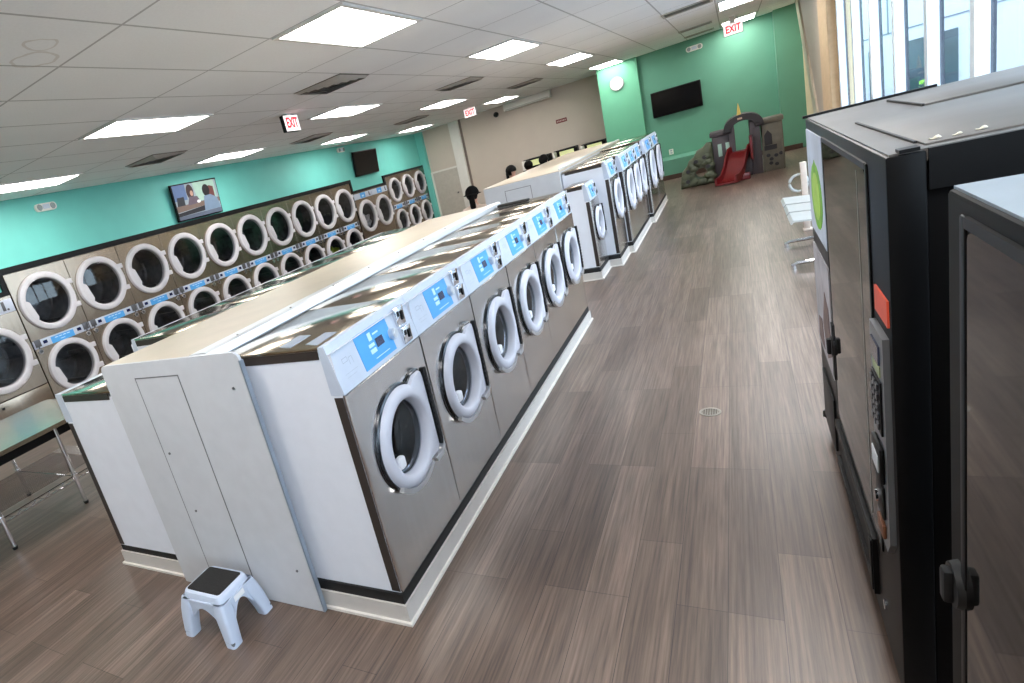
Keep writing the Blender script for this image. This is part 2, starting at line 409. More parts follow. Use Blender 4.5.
def make_vent():
    t = thing('ceiling_vent', '', 'vent', (0,0,CZ), 0, 'square ceiling vents')
    b = bmn(); box(b, -.3, .3, -.3, .3, -.006, -.001); obj('backing', b, VENTD, t, 0)
    b = bmn()
    for k in range(4):
        h = .29-.072*k; z0, z1 = -.008, -.028+.002*k
        for sx, sy in ((1,0),(-1,0),(0,1),(0,-1)):
            w = .03
            if sx: pts = [(sx*h,-h,z0),(sx*h,h,z0),(sx*(h-w),h-w,z1),(sx*(h-w),-h+w,z1)]
            else: pts = [(-h,sy*h,z0),(h,sy*h,z0),(h-w,sy*(h-w),z1),(-h+w,sy*(h-w),z1)]
            b.faces.new([b.verts.new(p) for p in pts])
    o = obj('louver', b, VENTM, t, 0)
    return t
V0 = make_vent()
vl = [(-3.45,5.68,'large square ceiling vent nearest the camera over the washer island'),(-6.4,5.68,'square ceiling vent above the dryers left of the screen showing a film'),
      (-3.45,9.35,'second square ceiling vent over the washer island'),(-3.45,13.0,'farthest square ceiling vent over the washer island'),
      (-6.4,9.35,'square ceiling vent above the dryers beside the first black side exit sign'),(-5.8,12.4,'square ceiling vent near the dark square screen on the left wall')]
for i, (x, y, l) in enumerate(vl):
    o = V0 if i == 0 else copy_tree(V0); o.location = (x,y,CZ); o['label'] = l
def slot(x0, x1, y0, y1, label):
    t = thing('slot_vent', label, 'vent', ((x0+x1)/2,(y0+y1)/2,CZ), 0, 'long slot vents')
    w = (x1-x0)/2; d = (y1-y0)/2
    b = bmn()
    for a in ((-w,w,-d,-d+.03),(-w,w,d-.03,d),(-w,-w+.03,-d+.03,d-.03),(w-.03,w,-d+.03,d-.03)): box(b, *a, -.016, -.001)
    obj('frame', b, VENTM, t, 0)
    b = bmn(); box(b, -w+.03, w-.03, -d+.03, d-.03, -.005, -.001); obj('grille', b, VENTD, t, 0)
slot(-.72, -.12, 9.95, 10.4, 'large slot vent over the aisle nearest the camera')
slot(-.72, -.2, 13.3, 13.6, 'slot vent over the aisle before the far teal wall')
slot(-.72, -.2, 14.9, 15.2, 'slot vent over the aisle closest to the far teal wall')

EXW_ = emis('exit_face', (250,240,238), .8); EXR = emis('exit_red', (222,40,58), .7)
def exit_sign(loc, rz, label):
    t = thing('exit_sign', label, 'exit sign', loc, rz, 'lit exit signs')
    t.scale = (.86,.86,.86)
    bobj('housing', DARK, t, -.175, .175, -.005, .06, -.115, .115, bev=.006)
    bobj('face', EXW_, t, -.168, .168, -.012, -.005, -.108, .108)
    text_mesh('letters', 'EXIT', .17, .002, EXR, t, Matrix.Translation((0,-.0135,0)) @ Matrix.Rotation(PI/2, 4, 'X') @ Matrix.Diagonal((.78,1.15,1,1)))
    b = bmn(); box(b, -.05, .05, .005, .055, .115, (CZ-loc[2])/.86-.001); obj('mount', b, FRAMEW, t)
exit_sign((-4.56,6.33,2.635), PI/2, 'lit exit sign turned toward the aisle, hanging nearest the camera')
exit_sign((-5.17,14.3,2.635), 0, 'lit exit sign hanging before the beige back wall')
exit_sign((.1,13.8,2.54), 0, 'lit exit sign hanging before the far teal wall')

# ------------------------------------------------------------------ washers
def make_washer(name, w, h, d, zp, cz, s, label, group, lean=.03):
    """front faces +X at x=0, y 0..w, z 0..h; zp = bottom of control panel; door centre z = cz, s = door scale"""
    t = thing(name, label, 'washing machine', (0,0,0), 0, group)
    b = bmn()
    box(b, -d, -.012, .003, w-.003, 0, h-.03); 
    # open front: delete the +X face
    for f in [f for f in b.faces if f.normal.x > .9]: b.faces.remove(f)
    obj('cabinet', b, WHITE, t, 0)
    cy = w/2-.006
    # steel front, wrapping round both side edges, with the round door opening
    g = .0045
    rect = [(w-g-cy, zp-.003-cz), (g-cy, zp-.003-cz), (g-cy, .004-cz), (w-g-cy, .004-cz)]
    R = poly_r(rect); A = angles_with(rect, 48)
    b = bmn(); polar(b, cy, cz, [(R,-.03),(R,-.004),(lambda a: R(a)-.004,0),(.165*s,0),(.165*s,-.03)], angs=A, mi=[0,0,0,0])
    fp = obj('front_panel', b, STEEL, t, 25)
    parts('wrap_reflection', DTRIM, t, [(-.05,-.013,.0005,.0045,.006,zp-.01),(-.05,-.013,w-.0045,w-.0005,.006,zp-.01)], 0, 0)  # dark brown stands in for the floor reflected in the steel wrap
    # lid
    b = bmn(); box(b, -d, -.055, .002, w-.002, h-.012, h, bev=.003); obj('top_panel', b, STEELTOP, t)
    parts('lid_gap', DTRIM, t, [(-d+.03,-.065,.0005,.004,h-.045,h-.012),(-d+.03,-.065,w-.004,w-.0005,h-.045,h-.012)], 0, 0)
    # slightly leaning control panel
    ph = h-zp
    b = bmn(); prism(b, [(0,zp),(-lean,h-.012),(-lean-.003,h),(-.06,h),(-.06,zp)], .001, w-.001, 0, 'y')
    cp = obj('control_panel', b, PANELW, t, 0)
    def onp(u, v, off=.0): return Vector((-lean*v*(ph-.012)/(ph-.012)+off, u, zp+v*(ph-.012)))
    def decal(nm, m, u0, u1, v0, v1, off, thick=.002, bv=0):
        b = bmn()
        for (x0, y0, z0) in ():
            pass
        P = [onp(u0,v0),onp(u1,v0),onp(u1,v1),onp(u0,v1)]
        A_ = [b.verts.new(p+Vector((off,0,0))) for p in P]; B_ = [b.verts.new(p+Vector((off-thick,0,0))) for p in P]
        b.faces.new(A_); b.faces.new(B_[::-1])
        for i in range(4): b.faces.new((A_[i], B_[i], B_[(i+1) % 4], A_[(i+1) % 4]))
        return obj(nm, b, m, cp, 0)
    decal('blue_label', BLUE, .28*w, .68*w, .1, .9, .002)
    decal('display', NAVY, .485*w, .575*w, .40, .60, .004)
    b = bmn()
    for u0, u1, v0, v1 in ((.42,.46,.62,.8),(.395,.465,.34,.44),(.395,.465,.48,.56),(.48,.55,.7,.74),(.42,.6,.2,.22)):
        P = [onp(u0*w,v0,.0035),onp(u1*w,v0,.0035),onp(u1*w,v1,.0035),onp(u0*w,v1,.0035)]; b.faces.new([b.verts.new(p) for p in P])
    obj('label_print', b, BLUEPALE, cp, 0)
    b = bmn()
    for u0, u1, v0, v1 in ((.10,.155,.55,.56),(.10,.155,.64,.65),(.10,.103,.55,.65),(.152,.155,.55,.65),(.165,.168,.45,.6),(.165,.2,.6,.61),(.2,.203,.45,.6),(.08,.22,.32,.325),(.09,.19,.24,.245)):
        P = [onp(u0*w,v0,.001),onp(u1*w,v0,.001),onp(u1*w,v1,.001),onp(u0*w,v1,.001)]; b.faces.new([b.verts.new(p) for p in P])
    obj('printed_icon', b, PRINT, cp, 0)
    b = bmn(); c = onp(.685*w, .46); tube(b, c+Vector((-.002,0,0)), c+Vector((.022,0,.003)), .025, .021, 20); tube(b, c+Vector((.022,0,.003)), c+Vector((.026,0,.003)), .017, .015, 16)
    obj('knob', b, KNOB, cp)
    b = bmn()
    for k, (v0, v1, m_) in enumerate(((.5,.95,0),(.06,.46,0))):
        P = onp(.84*w, v0); Q = onp(.93*w, v1)
        box(b, P.x-.01, P.x+.008, .78*w, .90*w, P.z, Q.z, 0, bev=.002)
        box(b, P.x+.006, P.x+.013, .85*w, .875*w, P.z+.25*(Q.z-P.z), P.z+.75*(Q.z-P.z), 1)
        box(b, P.x+.008, P.x+.0095, .80*w, .83*w, P.z+.5*(Q.z-P.z), P.z+.8*(Q.z-P.z), 1)
    obj('coin_slot', b, [CHROME, DARK], cp)
    # door: ring with the pull flare on its right side
    circ = lambda r, a0=.0: [(r*math.cos(x), r*math.sin(x)) for x in [math.radians(q) for q in range(62, 300, 7)]]
    out = circ(.222*s)+[(.13*s,-.182*s),(.20*s,-.178*s),(.226*s,-.155*s),(.226*s,.16*s),(.212*s,.212*s),(.15*s,.216*s)]
    Ro = poly_r(out); AA = angles_with(out, 56)
    b = bmn()
    polar(b, cy, cz, [(Ro,.001),(Ro,.010),(lambda a: Ro(a)-.006,.014)], angs=AA, mi=0)
    polar(b, cy, cz, [(lambda a: Ro(a)-.006,.014),(lambda a: Ro(a)-.0115,.013)], angs=AA, mi=0)
    trim = obj('door', b, mat('black_chrome', (70,72,76), .2, 1., .05), t)
    b = bmn()
    polar(b, cy, cz, [(lambda a: Ro(a)-.011,.012),(lambda a: Ro(a)-.018,.028),(lambda a: min(Ro(a)-.028,.200*s),.034),(.178*s,.038),(.163*s,.036),(.157*s,.030),(.152*s,.010),(.150*s,-.012)], angs=AA)
    obj('door_ring', b, RING, trim, 40)
    b = bmn(); polar(b, cy, cz, [(.151*s,-.006),(.11*s,.002),(.06*s,.006),(0,.008)], 40); obj('door_glass', b, GLASSD, trim, 60)
    b = bmn(); polar(b, cy, cz, [(.151*s,-.013),(.154*s,-.06),(.154*s,-.20),(.14*s,-.21),(.1*s,-.22),(.06*s,-.215),(.0,-.21)], 40)
    for k in range(3):
        a = 2*PI*k/3+.5; tube(b, (-.06,cy+.115*s*math.cos(a),cz+.115*s*math.sin(a)), (-.2,cy+.115*s*math.cos(a),cz+.115*s*math.sin(a)), .016*s, .013*s)
    obj('drum', b, mat('washer_drum', (34,34,37), .25, .85, .3, 9, .15), t, 40)
    b = bmn(); path(b, [(-.03,cy+.147*s*math.cos(2*PI*k/36),cz+.147*s*math.sin(2*PI*k/36)) for k in range(36)], .004, 6, closed=True)
    path(b, [(-.11,cy+.149*s*math.cos(2*PI*k/36),cz+.149*s*math.sin(2*PI*k/36)) for k in range(36)], .004, 6, closed=True); obj('drum_rim', b, CHROME, t)
    # black grip with ribs on the flare, chrome pull plate beneath
    b = bmn(); prism(b, rrect(cy+.206*s, cy+.232*s, cz-.15*s, cz+.212*s, .01), .02, .040)
    for k in range(11): box(b, .038, .043, cy+.209*s, cy+.229*s, cz+(-.11+.026*k)*s, cz+(-.098+.026*k)*s)
    obj('handle', b, DARK, trim)
    b = bmn()
    arc = [(.228*s, math.radians(q)) for q in range(225, 309, 6)]
    po = [(cy+r*math.cos(a), cz+r*math.sin(a)) for r, a in arc]
    pi_ = [(cy+(r-.02)*math.cos(a), cz+(r-.02)*math.sin(a)) for r, a in arc]
    prism(b, [(cy+.135*s,cz-.178*s),(cy+.145*s,cz-.198*s),(cy+.205*s,cz-.195*s),(cy+.236*s,cz-.165*s),(cy+.232*s,cz-.13*s),(cy+.212*s,cz-.165*s)], .02, .040)
    for i in range(len(arc)-1):
        prism(b, [po[i],po[i+1],pi_[i+1],pi_[i]], .012, .032)
    obj('pull_plate', b, mat('pull_steel', (206,206,208), .28, .8, .03), trim)
    b = bmn(); box(b, .004, .034, cy-.128*s, cy-.085*s, cz-.085*s, cz-.035*s, bev=.01); box(b, .0, .026, cy-.146*s, cy-.122*s, cz-.098*s, cz-.07*s, bev=.006)
    obj('detergent_cup', b, DETERG, trim)
    return t

ORD = ['nearest','second','third','fourth','fifth','farthest']
W = .62; YI = 1.53; XF = -1.205; ZB = .13
w0 = make_washer('washing_machine', W, 1.032, .555, .847, .525, 1.0, '', 'right row of the front washer island')
for i in range(6):
    o = w0 if i == 0 else copy_tree(w0)
    o.location = (XF, YI+W*i, ZB)
    o['label'] = ['nearest steel front-load washer, its white side facing the camera',
                  'second steel washer from the camera in the front island','third steel washer from the camera in the front island',
                  'fourth steel washer from the camera in the front island','fifth steel washer from the camera in the front island',
                  'last steel washer at the far end of the front island'][i]
# two grey plates lying in the nearest lid
b = bmn()
for x0, x1 in ((-.275,-.205),(-.145,-.08)): prism(b, [(x0,.05),(x1,.03),(x1-.005,.17),(x0,.18)], 1.032, 1.0345, 0, 'z')
obj('lid_sticker', b, PRINT, w0, 0)
# left row, facing the dryers, a little lower
wl = make_washer('low_washing_machine', .485, .93, .50, .77, .45, .86, 'low washer facing the dryers, its white side beside the grey cover', None, 0.)
wl.location = (-3.05, 1.51+.485, ZB); wl.rotation_euler = (0,0,PI)
wl2 = make_washer('washing_machine', W, 1.045, .515, .86, .525, 1.0, '', 'left row of the front washer island')
for i in range(5):
    o = wl2 if i == 0 else copy_tree(wl2)
    o.location = (-3.03, 2.02+W*(i+1), ZB); o.rotation_euler = (0,0,PI)
    o['label'] = ['tall washer facing the dryers, directly behind the low one','second tall washer facing the dryers, behind the low one',
                  'third tall washer facing the dryers, behind the low one','fourth tall washer facing the dryers, behind the low one',
                  'farthest tall washer facing the dryers, at the island end'][i]
# plinth of the front island
def plinth(pts, label, t0, dn=.0):
    t = thing('washer_plinth', label, 'plinth', (0,0,0), 0)
    def inset(d):
        n = len(pts); out = []
        for i in range(n):
            p0 = Vector(pts[i-1]); p1 = Vector(pts[i]); p2 = Vector(pts[(i+1) % n])
            e1 = (p1-p0).normalized(); e2 = (p2-p1).normalized()
            n1 = Vector((-e1.y, e1.x)); n2 = Vector((-e2.y, e2.x))
            bi = n1+n2; k = 1/max(.2, (1+n1.dot(n2)))
            out.append(tuple(p1+bi*k*d))
        return out
    b = bmn(); prism(b, inset(.012), 0, .085, 0, 'z')
    obj('vinyl_base', b, VINYL, t, 0)
    b = bmn(); prism(b, pts, 0, .012, 0, 'z'); obj('base_toe', b, mat('pale_toe', (222,216,208), .5), t, 0)
    b = bmn(); prism(b, inset(.022), .085, .13, 0, 'z'); obj('black_strip', b, RUBBER, t, 0)
plinth([(-3.08,1.5),(-1.185,1.5),(-1.185,5.27),(-3.08,5.27)], 'grey and black plinth under the front washer island', 0)
# service cover between the two rows
t = thing('service_cover', 'long cream topped service cover between the two front washer rows', 'service cover', (0,0,0))
b = bmn(); box(b, -2.50, -1.87, 1.493, 5.2, 1.165, 1.19); obj('top', b, CREAM, t, 0)
b = bmn(); box(b, -2.50, -1.79, 1.52, 5.2, .131, 1.165); obj('core', b, GREYPANEL, t, 0)
b = bmn()
prism(b, rrect(-2.50, -1.60, -.2, 1.195, .035), 1.478, 1.492, 0, 'y')
for v in b.verts:
    if v.co.z < .003: v.co.z = .003
ep = obj('end_panel', b, GREYPANEL, t, 30)
b = bmn()
x0, x1, z0, z1, q = -2.27, -1.975, .12, 1.125, .0025
for a in ((x0,x1,z0,z0+2*q),(x0,x1,z1-2*q,z1),(x0,x0+q,z0,z1),(x1-2*q,x1,z0,z1)): box(b, a[0], a[1], 1.4765, 1.479, a[2], a[3])
obj('access_door_seam', b, mat('seam_grey', (110,110,112), .6), ep, 0)
b = bmn()
for x, z in ((-2.23,.75),(-2.2,.45),(-1.68,1.05),(-1.68,.2)): tube(b, (x,1.478,z), (x,1.474,z), .006, seg=8)
obj('screw', b, mat('dull_screw', (120,120,122), .4, .8), ep)
b = bmn(); box(b, -1.606, -1.598, 1.4765, 1.497, .003, 1.16); obj('edge_trim', b, mat('blue_grey_trim', (150,162,176), .35, .5), t, 0)
b = bmn(); prism(b, [(-1.885,1.19),(-1.885,1.197),(-1.80,1.203),(-1.778,1.197),(-1.772,1.165),(-1.79,1.165),(-1.87,1.19)], 1.493, 5.2, 0, 'y')
tr_ = obj('top_edge_trim', b, ALU, t, 0)
b = bmn()
for k in range(9): tube(b, (-1.80,1.7+.38*k,1.2), (-1.80,1.7+.38*k,1.206), .005, seg=8)
obj('screw', b, mat('dull_screw', (0,0,0)), tr_)
t = thing('black_foam_strip', 'black rounded strip lying on the far end of the front washers', 'strip', (-1.62,5.06,1.163))
b = bmn(); box(b, -.14, .14, -.03, .03, 0, .025, bev=.012); obj('pad', b, RUBBER, t)
# paper sheet-less: thin seam cable across lids
# ------------------------------------------------------------------ second island
ws = make_washer('small_washing_machine', .45, .91, .25, .73, .45, .86, 'small low washer at the front corner of the far island', None)
ws.location = (-1.34, 6.735, .135)
b = bmn(); wt1 = make_washer('washing_machine', .58, 1.055, .50, .87, .6, 1.05, 'tall washer standing alone behind the small low washer', 'tall washers of the far island')
wt1.location = (-1.21, 7.27, .135); b.free()
wt2 = make_washer('washing_machine', .633, 1.055, .555, .87, .6, 1.15, '', 'tall washers of the far island')
for i in range(3):
    o = wt2 if i == 0 else copy_tree(wt2); o.location = (-1.155, 7.885+.635*i, .135)
    o['label'] = ['first of the three matching tall washers in the middle of the far island','middle one of three matching tall washers in the far island','last of the three matching tall washers in the far island'][i]
wt3 = make_washer('large_washing_machine', .95, 1.075, .605, .885, .6, 1.3, '', 'large washers of the far island')
for i in range(2):
    o = wt3 if i == 0 else copy_tree(wt3); o.location = (-1.105, 9.81+.96*i, .135)
    o['label'] = ['first large washer after the three tall ones in the far island','very last large washer of the far island, nearest the teal wall'][i]
plinth([(-2.66,6.69),(-1.325,6.69),(-1.325,7.22),(-1.195,7.22),(-1.195,7.85),(-1.14,7.85),(-1.14,9.77),(-1.09,9.77),(-1.09,11.9),(-2.66,11.9)], 'stepped grey and black plinth under the far washer island', 0)
t = thing('service_cover', 'cream topped service cover behind the far island washers', 'service cover', (0,0,0))
b = bmn(); box(b, -2.63, -1.72, 7.215, 11.85, .131, 1.2); obj('core', b, GREYPANEL, t, 0)
b = bmn(); box(b, -2.645, -1.715, 7.21, 11.86, 1.2, 1.225, bev=.006); obj('top', b, CREAM, t)
ep = bobj('end_panel', GREYPANEL, t, -2.64, -1.715, 7.20, 7.212, .131, 1.215)
b = bmn()
x0, x1, z0, z1, q = -2.38, -2.06, .3, 1.14, .003
for a in ((x0,x1,z1-2*q,z1),(x0,x0+2*q,z0,z1),(x1-2*q,x1,z0,z1),(x0,x1,z0,z0+2*q)): box(b, a[0], a[1], 7.197, 7.201, a[2], a[3])
obj('access_door_seam', b, MATS['seam_grey'], ep, 0)
bobj('pipe_rail', ALU, t, -1.74, -1.72, 7.25, 11.8, 1.225, 1.24)

# ------------------------------------------------------------------ dryers
def dryer_door(t, cy, cz, r, gl=True):
    dr = bmn()
    polar(dr, cy, cz, [(r,.0),(r,.03),(r*.975,.045),(r*.9,.052),(r*.82,.05),(r*.79,.042),(r*.775,.0),(r*.77,-.03)], 44)
    for dz in (.42,-.42):           # hinge lugs on the right
        y = cy+r*math.sqrt(1-dz*dz)*.97; box(dr, 0, .04, y-.03, y+.075, cz+dz*r-.035, cz+dz*r+.035, bev=.008)
    d = obj('door', dr, RINGD, t, 40)
    b = bmn(); polar(b, cy, cz, [(r*.785,.012),(r*.5,.02),(0,.024)], 36); obj('door_glass', b, GLASSD, d, 60)
    b = bmn()
    a0, a1 = math.radians(165), math.radians(222); pts = [(cy+r*.86*math.cos(a0+(a1-a0)*k/8), cz+r*.86*math.sin(a0+(a1-a0)*k/8)) for k in range(9)]
    pts += [(cy+r*.70*math.cos(a1-.1), cz+r*.70*math.sin(a1-.1)),(cy+r*.69*math.cos(a0+.1), cz+r*.69*math.sin(a0+.1))]
    prism(b, pts, .012, .055); obj('door_grip', b, RINGD, d, 30)
    b = bmn(); polar(b, cy, cz, [(r*.77,-.03),(r*.86,-.06),(r*.86,-.5),(r*.8,-.52),(0,-.5)], 36)
    for k in range(4):
        a = PI/2*k+.4; box(b, -.5, -.07, cy+r*.78*math.cos(a)-.02, cy+r*.78*math.cos(a)+.02, cz+r*.78*math.sin(a)-.02, cz+r*.78*math.sin(a)+.02)
    obj('drum', b, DRUMDARK, t, 40)
def hole_panel(t, name, y0, y1, z0, z1, cy, cz, r, m=DSTEEL):
    rect = [(y1-cy,z1-cz),(y0-cy,z1-cz),(y0-cy,z0-cz),(y1-cy,z0-cz)]
    R = poly_r(rect); A = angles_with(rect, 44)
    b = bmn(); polar(b, cy, cz, [(R,-.02),(lambda a: R(a),-.003),(lambda a: R(a)-.004,0),(r*.9,0)], angs=A); return obj(name, b, m, t, 25)
def ctrl(t, y0, y1, z0, z1, boxes=True):
    w = y1-y0; h = z1-z0
    b = bmn(); box(b, -.02, .006, y0+.01, y1-.01, z0, z1, bev=.003); cp = obj('control_panel', b, PANELW, t)
    ym = (y0+y1)/2
    bobj('blue_label', BLUE, cp, .006, .009, ym-.2*w, ym+.2*w, z0-.01*h, z1-.02)
    b = bmn()
    for k in range(4): box(b, .009, .0095, ym+(-.13+.07*k)*w, ym+(-.08+.07*k)*w, z0+.55*h, z0+.66*h)
    box(b, .009, .0095, ym-.05*w, ym+.03*w, z0+.22*h, z0+.3*h); obj('label_print', b, BLUEPALE, cp, 0)
    parts('display', NAVY, cp, [(.006,.009,ym+s*.3*w-.035*w,ym+s*.3*w+.035*w,z0+.35*h,z0+.75*h) for s in (-1,1)], 0, 0)
    for s in (-1,1):
        b = bmn(); y = ym+s*.425*w; box(b, .004, .018, y-.042, y+.042, z0+.02, z1+.01, 0, bev=.004)
        tube(b, (.0,y,z0-.045), (.016,y,z0-.045), .036, mi=1, seg=16); tube(b, (.016,y,z0-.045), (.02,y,z0-.045), .018, mi=0, seg=12); box(b, .0, .01, y-.01, y+.01, z0-.02, z0+.03, 0)
        obj('coin_box', b, [mat('coin_box_grey', (92,92,96), .35, .5), CHROME], cp)
    return cp
def make_stack(name, w, zu, zl, ru, rl, zc0, zc1, top, label, group):
    t = thing(name, label, 'dryer', (0,0,0), 0, group)
    b = bmn(); box(b, -1.1, -.022, .004, w-.004, 0, top)
    for f in [f for f in b.faces if f.normal.x > .9]: b.faces.remove(f)
    obj('cabinet', b, DSTEEL, t, 0)
    hole_panel(t, 'upper_panel', .002, w-.002, zc1, top, w/2, zu, ru)
    hole_panel(t, 'lower_panel', .002, w-.002, .02, zc0, w/2, zl, rl)
    ctrl(t, 0, w, zc0, zc1)
    dryer_door(t, w/2, zu, ru); dryer_door(t, w/2, zl, rl)
    return t
def make_single(name, w, z, r, zc0, zc1, top, label, group):
    t = thing(name, label, 'dryer', (0,0,0), 0, group)
    b = bmn(); box(b, -1.1, -.022, .004, w-.004, 0, top)
    for f in [f for f in b.faces if f.normal.x > .9]: b.faces.remove(f)
    obj('cabinet', b, DSTEEL, t, 0)
    hole_panel(t, 'front_panel', .002, w-.002, .32, zc0, w/2, z, r)
    bobj('kick_panel', DSTEEL, t, -.02, 0, .004, w-.004, .02, .31, bev=.003)
    bobj('upper_strip', DSTEEL, t, -.02, 0, .004, w-.004, zc1, top)
    b = bmn(); box(b, -.02, .006, .01, w-.01, zc0, zc1, bev=.003); cp = obj('control_panel', b, PANELW, t)
    bobj('blue_label', BLUE, cp, .006, .009, .33*w, .62*w, zc0+.01, zc1-.005)
    b = bmn(); box(b, .009, .0095, .42*w, .53*w, zc0+.04, zc0+.08); obj('label_print', b, BLUEPALE, cp, 0)
    b = bmn(); box(b, .006, .014, .83*w, .87*w, zc0+.03, zc1-.02, bev=.002); tube(b, (.006,.9*w,zc0+.04), (.014,.9*w,zc0+.04), .014); obj('coin_slot', b, mat('coin_box_grey', (92,92,96)), cp)
    b = bmn(); box(b, .0005, .004, .30*w, .34*w, .22, .25); obj('latch', b, DARK, t)
    dryer_door(t, w/2, z, r)
    return t
XD = -7.95
def laundry(loc, r, m, label):
    b = bmn(); bmesh.ops.create_icosphere(b, subdivisions=4, radius=r)
    for v in b.verts:
        p = v.co.copy(); k = 1+.16*math.sin(p.y*38+p.z*11)+.13*math.sin(p.z*31-p.y*17)+.1*math.sin(p.x*40+p.y*23)
        v.co = Vector((p.x*k*.55, p.y*k*1.0, p.z*k*.75))
    o = obj('laundry', b, m, None, 60); o.location = loc; tag(o, label, 'laundry'); return o
NTH = ['first','second','third','fourth','fifth','sixth','seventh','eighth','ninth','tenth']
ds = make_stack('stacked_dryer', .87, 1.355, .415, .40, .37, .785, .895, 1.828, '', 'stacked dryers along the teal wall')
for i in range(10):
    o = ds if i == 0 else copy_tree(ds); o.location = (XD, 3.935+.873*i, 0)
    o['label'] = NTH[i]+' tall two-door dryer from the left along the teal wall'
dl = make_single('large_dryer', .96, .82, .43, 1.36, 1.53, 1.565, 'large single-door dryer at the left edge of the photo', 'large single-door dryers')
dl.location = (XD, 2.965, 0)
dl2 = copy_tree(dl); dl2.location = (XD, 1.99, 0); dl2['label'] = 'large single-door dryer left of the one at the photo edge, outside the frame'
dm = make_single('large_dryer', .88, .94, .41, 1.40, 1.545, 1.565, '', 'large single-door dryers')
for i, l in enumerate(('large single-door dryer under the black square screen, left of its twin','large single-door dryer under the black square screen, right of its twin')):
    o = dm if i == 0 else copy_tree(dm); o.location = (XD, 12.73+.885*i, 0); o['label'] = l
for o in (dm,): pass
dm2 = make_stack('stacked_dryer', .82, 1.35, .48, .335, .33, .84, .96, 1.748, '', 'small stacked dryers at the far end')
for i in range(3):
    o = dm2 if i == 0 else copy_tree(dm2); o.location = (XD, 14.52+.825*i, 0)
    o['label'] = ['first of the three smaller stacked dryers beyond the large pair','middle one of the three smaller stacked dryers at the far end','last smaller stacked dryer next to the beige back wall'][i]

laundry((-8.13,11.51-.05,.34), .22, mat('lime_cloth', (150,176,52), .8, 0, .25, 14), 'lime green clothes inside a lower dryer drum')
laundry((-8.13,13.17,.80), .26, mat('pale_cloth', (196,194,192), .8, 0, .35, 10), 'pale crumpled clothes inside the large dryer under the dark screen')
# ------------------------------------------------------------------ screens and wall things
def tv(loc, rz, w, h, label, tilt=0, pic=False):
    t = thing('wall_screen', label, 'television', loc, rz)
    b = bmn(); box(b, -w/2, w/2, -.02, .03, -h/2, h/2, bev=.006)
    M_ = Matrix.Rotation(tilt, 4, 'X'); bmesh.ops.transform(b, matrix=M_, verts=b.verts)
    cs = obj('casing', b, mat('gloss_black', (8,8,9), .35, spec=.2), t)
    b = bmn(); box(b, -w/2+.02, w/2-.02, -.024, -.02, -h/2+.02, h/2-.02); bmesh.ops.transform(b, matrix=M_, verts=b.verts)
    obj('screen', b, mat('dead_screen', (7,6,7), .15, spec=.2), cs, 0)
    if pic:
        P = [((138,150,158),.9,[(-1,-1),(1,-1),(1,1),(-1,1)]),((88,110,150),.9,[(-1,.1),(-.45,.1),(-.45,1),(-1,1)]),((150,178,165),.9,[(0,-.1),(.9,-.1),(.9,1),(-.1,1)]),
             ((110,92,84),.9,[(-1,-.55),(1,-.35),(1,-.1),(-1,-.2)]),((30,30,38),.9,[(-1,-.8),(.3,-.72),(.3,-.42),(-1,-.6)]),((84,92,110),.9,[(-1,-1),(1,-1),(1,-.75),(-1,-.8)]),
             ((40,44,52),.9,[(-.95,-.2),(-.6,-.2),(-.6,.3),(-.9,.3)]),((96,54,52),.9,[(.5,-.1),(.82,-.1),(.82,.6),(.6,.7)])]
        mats = []; b = bmn()
        def add(c, pts, k):
            mm = emis('picture_%d_%d_%d' % c, c, .12); mats.append(mm)
            b.faces.new([b.verts.new((x*(w/2-.022), -.0245-.0002*k, z*(h/2-.022))) for x, z in pts]).material_index = len(mats)-1
        k = 0
        for c, e_, pts in P: add(c, pts, k); k += 1
        add((52,34,36), ellipse(-.28,.52,.16,.44), k); k += 1
        add((176,140,124), ellipse(-.22,.42,.07,.16), k); k += 1
        add((92,80,92), [(-.5,-.25),(.12,-.2),(.0,.2),(-.36,.25)], k); k += 1
        add((26,24,28), ellipse(.45,.44,.17,.36), k); k += 1
        add((108,128,150), [(.2,-.75),(.98,-.75),(.9,-.1),(.62,.15),(.3,.12)], k); k += 1
        add((216,216,214), ellipse(.02,-.12,.08,.09), k)
        bmesh.ops.transform(b, matrix=M_, verts=b.verts)
        me = obj('picture', b, mats, cs, 0)
    b = bmn(); box(b, -.1, .1, .03, .075, -.1, .1); obj('bracket', b, DARK, t, 0)
    return t
tv((-7.915,7.6,2.235), PI/2, 1.09, .62, 'lit wall screen showing two people at a table, above the dryers', .10, True)
tv((-7.915,13.68,2.24), PI/2, 1.2, .6, 'dark switched-off screen above the large dryer pair', .10)
tv((-1.04,YT-.08,1.615), 0, .98, .55, 'black wide screen on the far teal wall', .05)
def emergency(loc, rz, label):
    t = thing('emergency_light', label, 'emergency light', loc, rz, 'twin-head emergency lights'); t.scale = (.82,.82,.95)
    b = bmn(); prism(b, rrect(-.19, .19, -.055, .055, .05, 6), -.05, 0, 0, 'y'); obj('case', b, WPAINT, t)
    for s in (-1,1):
        b = bmn(); tube(b, (s*.12,-.05,0), (s*.12,-.075,0), .045, .038, 16, 0); obj('lamp_head', b, mat('clear_lamp', (176,184,184), .2, .4), t)
    b = bmn(); box(b, -.06, .06, -.058, -.05, -.03, .035); obj('battery_cover', b, PANELW, t)
emergency((XL,4.88,2.575), PI/2, 'white twin-head emergency light on the teal wall at far left')
emergency((XL+.001,12.75,2.65), PI/2, 'emergency light beside the dark screen on the left wall')
emergency((-.6,YT-.001,2.55), 0, 'emergency light high on the far teal wall over the wide screen')
t = thing('wall_clock', 'round white wall clock on the teal column', 'clock', (-2.17,YT-.121,2.32))
b = bmn(); 
def discy(b, r, y0, y1, mi=0, n=32): tube(b, (0,y0,0), (0,y1,0), r, seg=n, mi=mi)
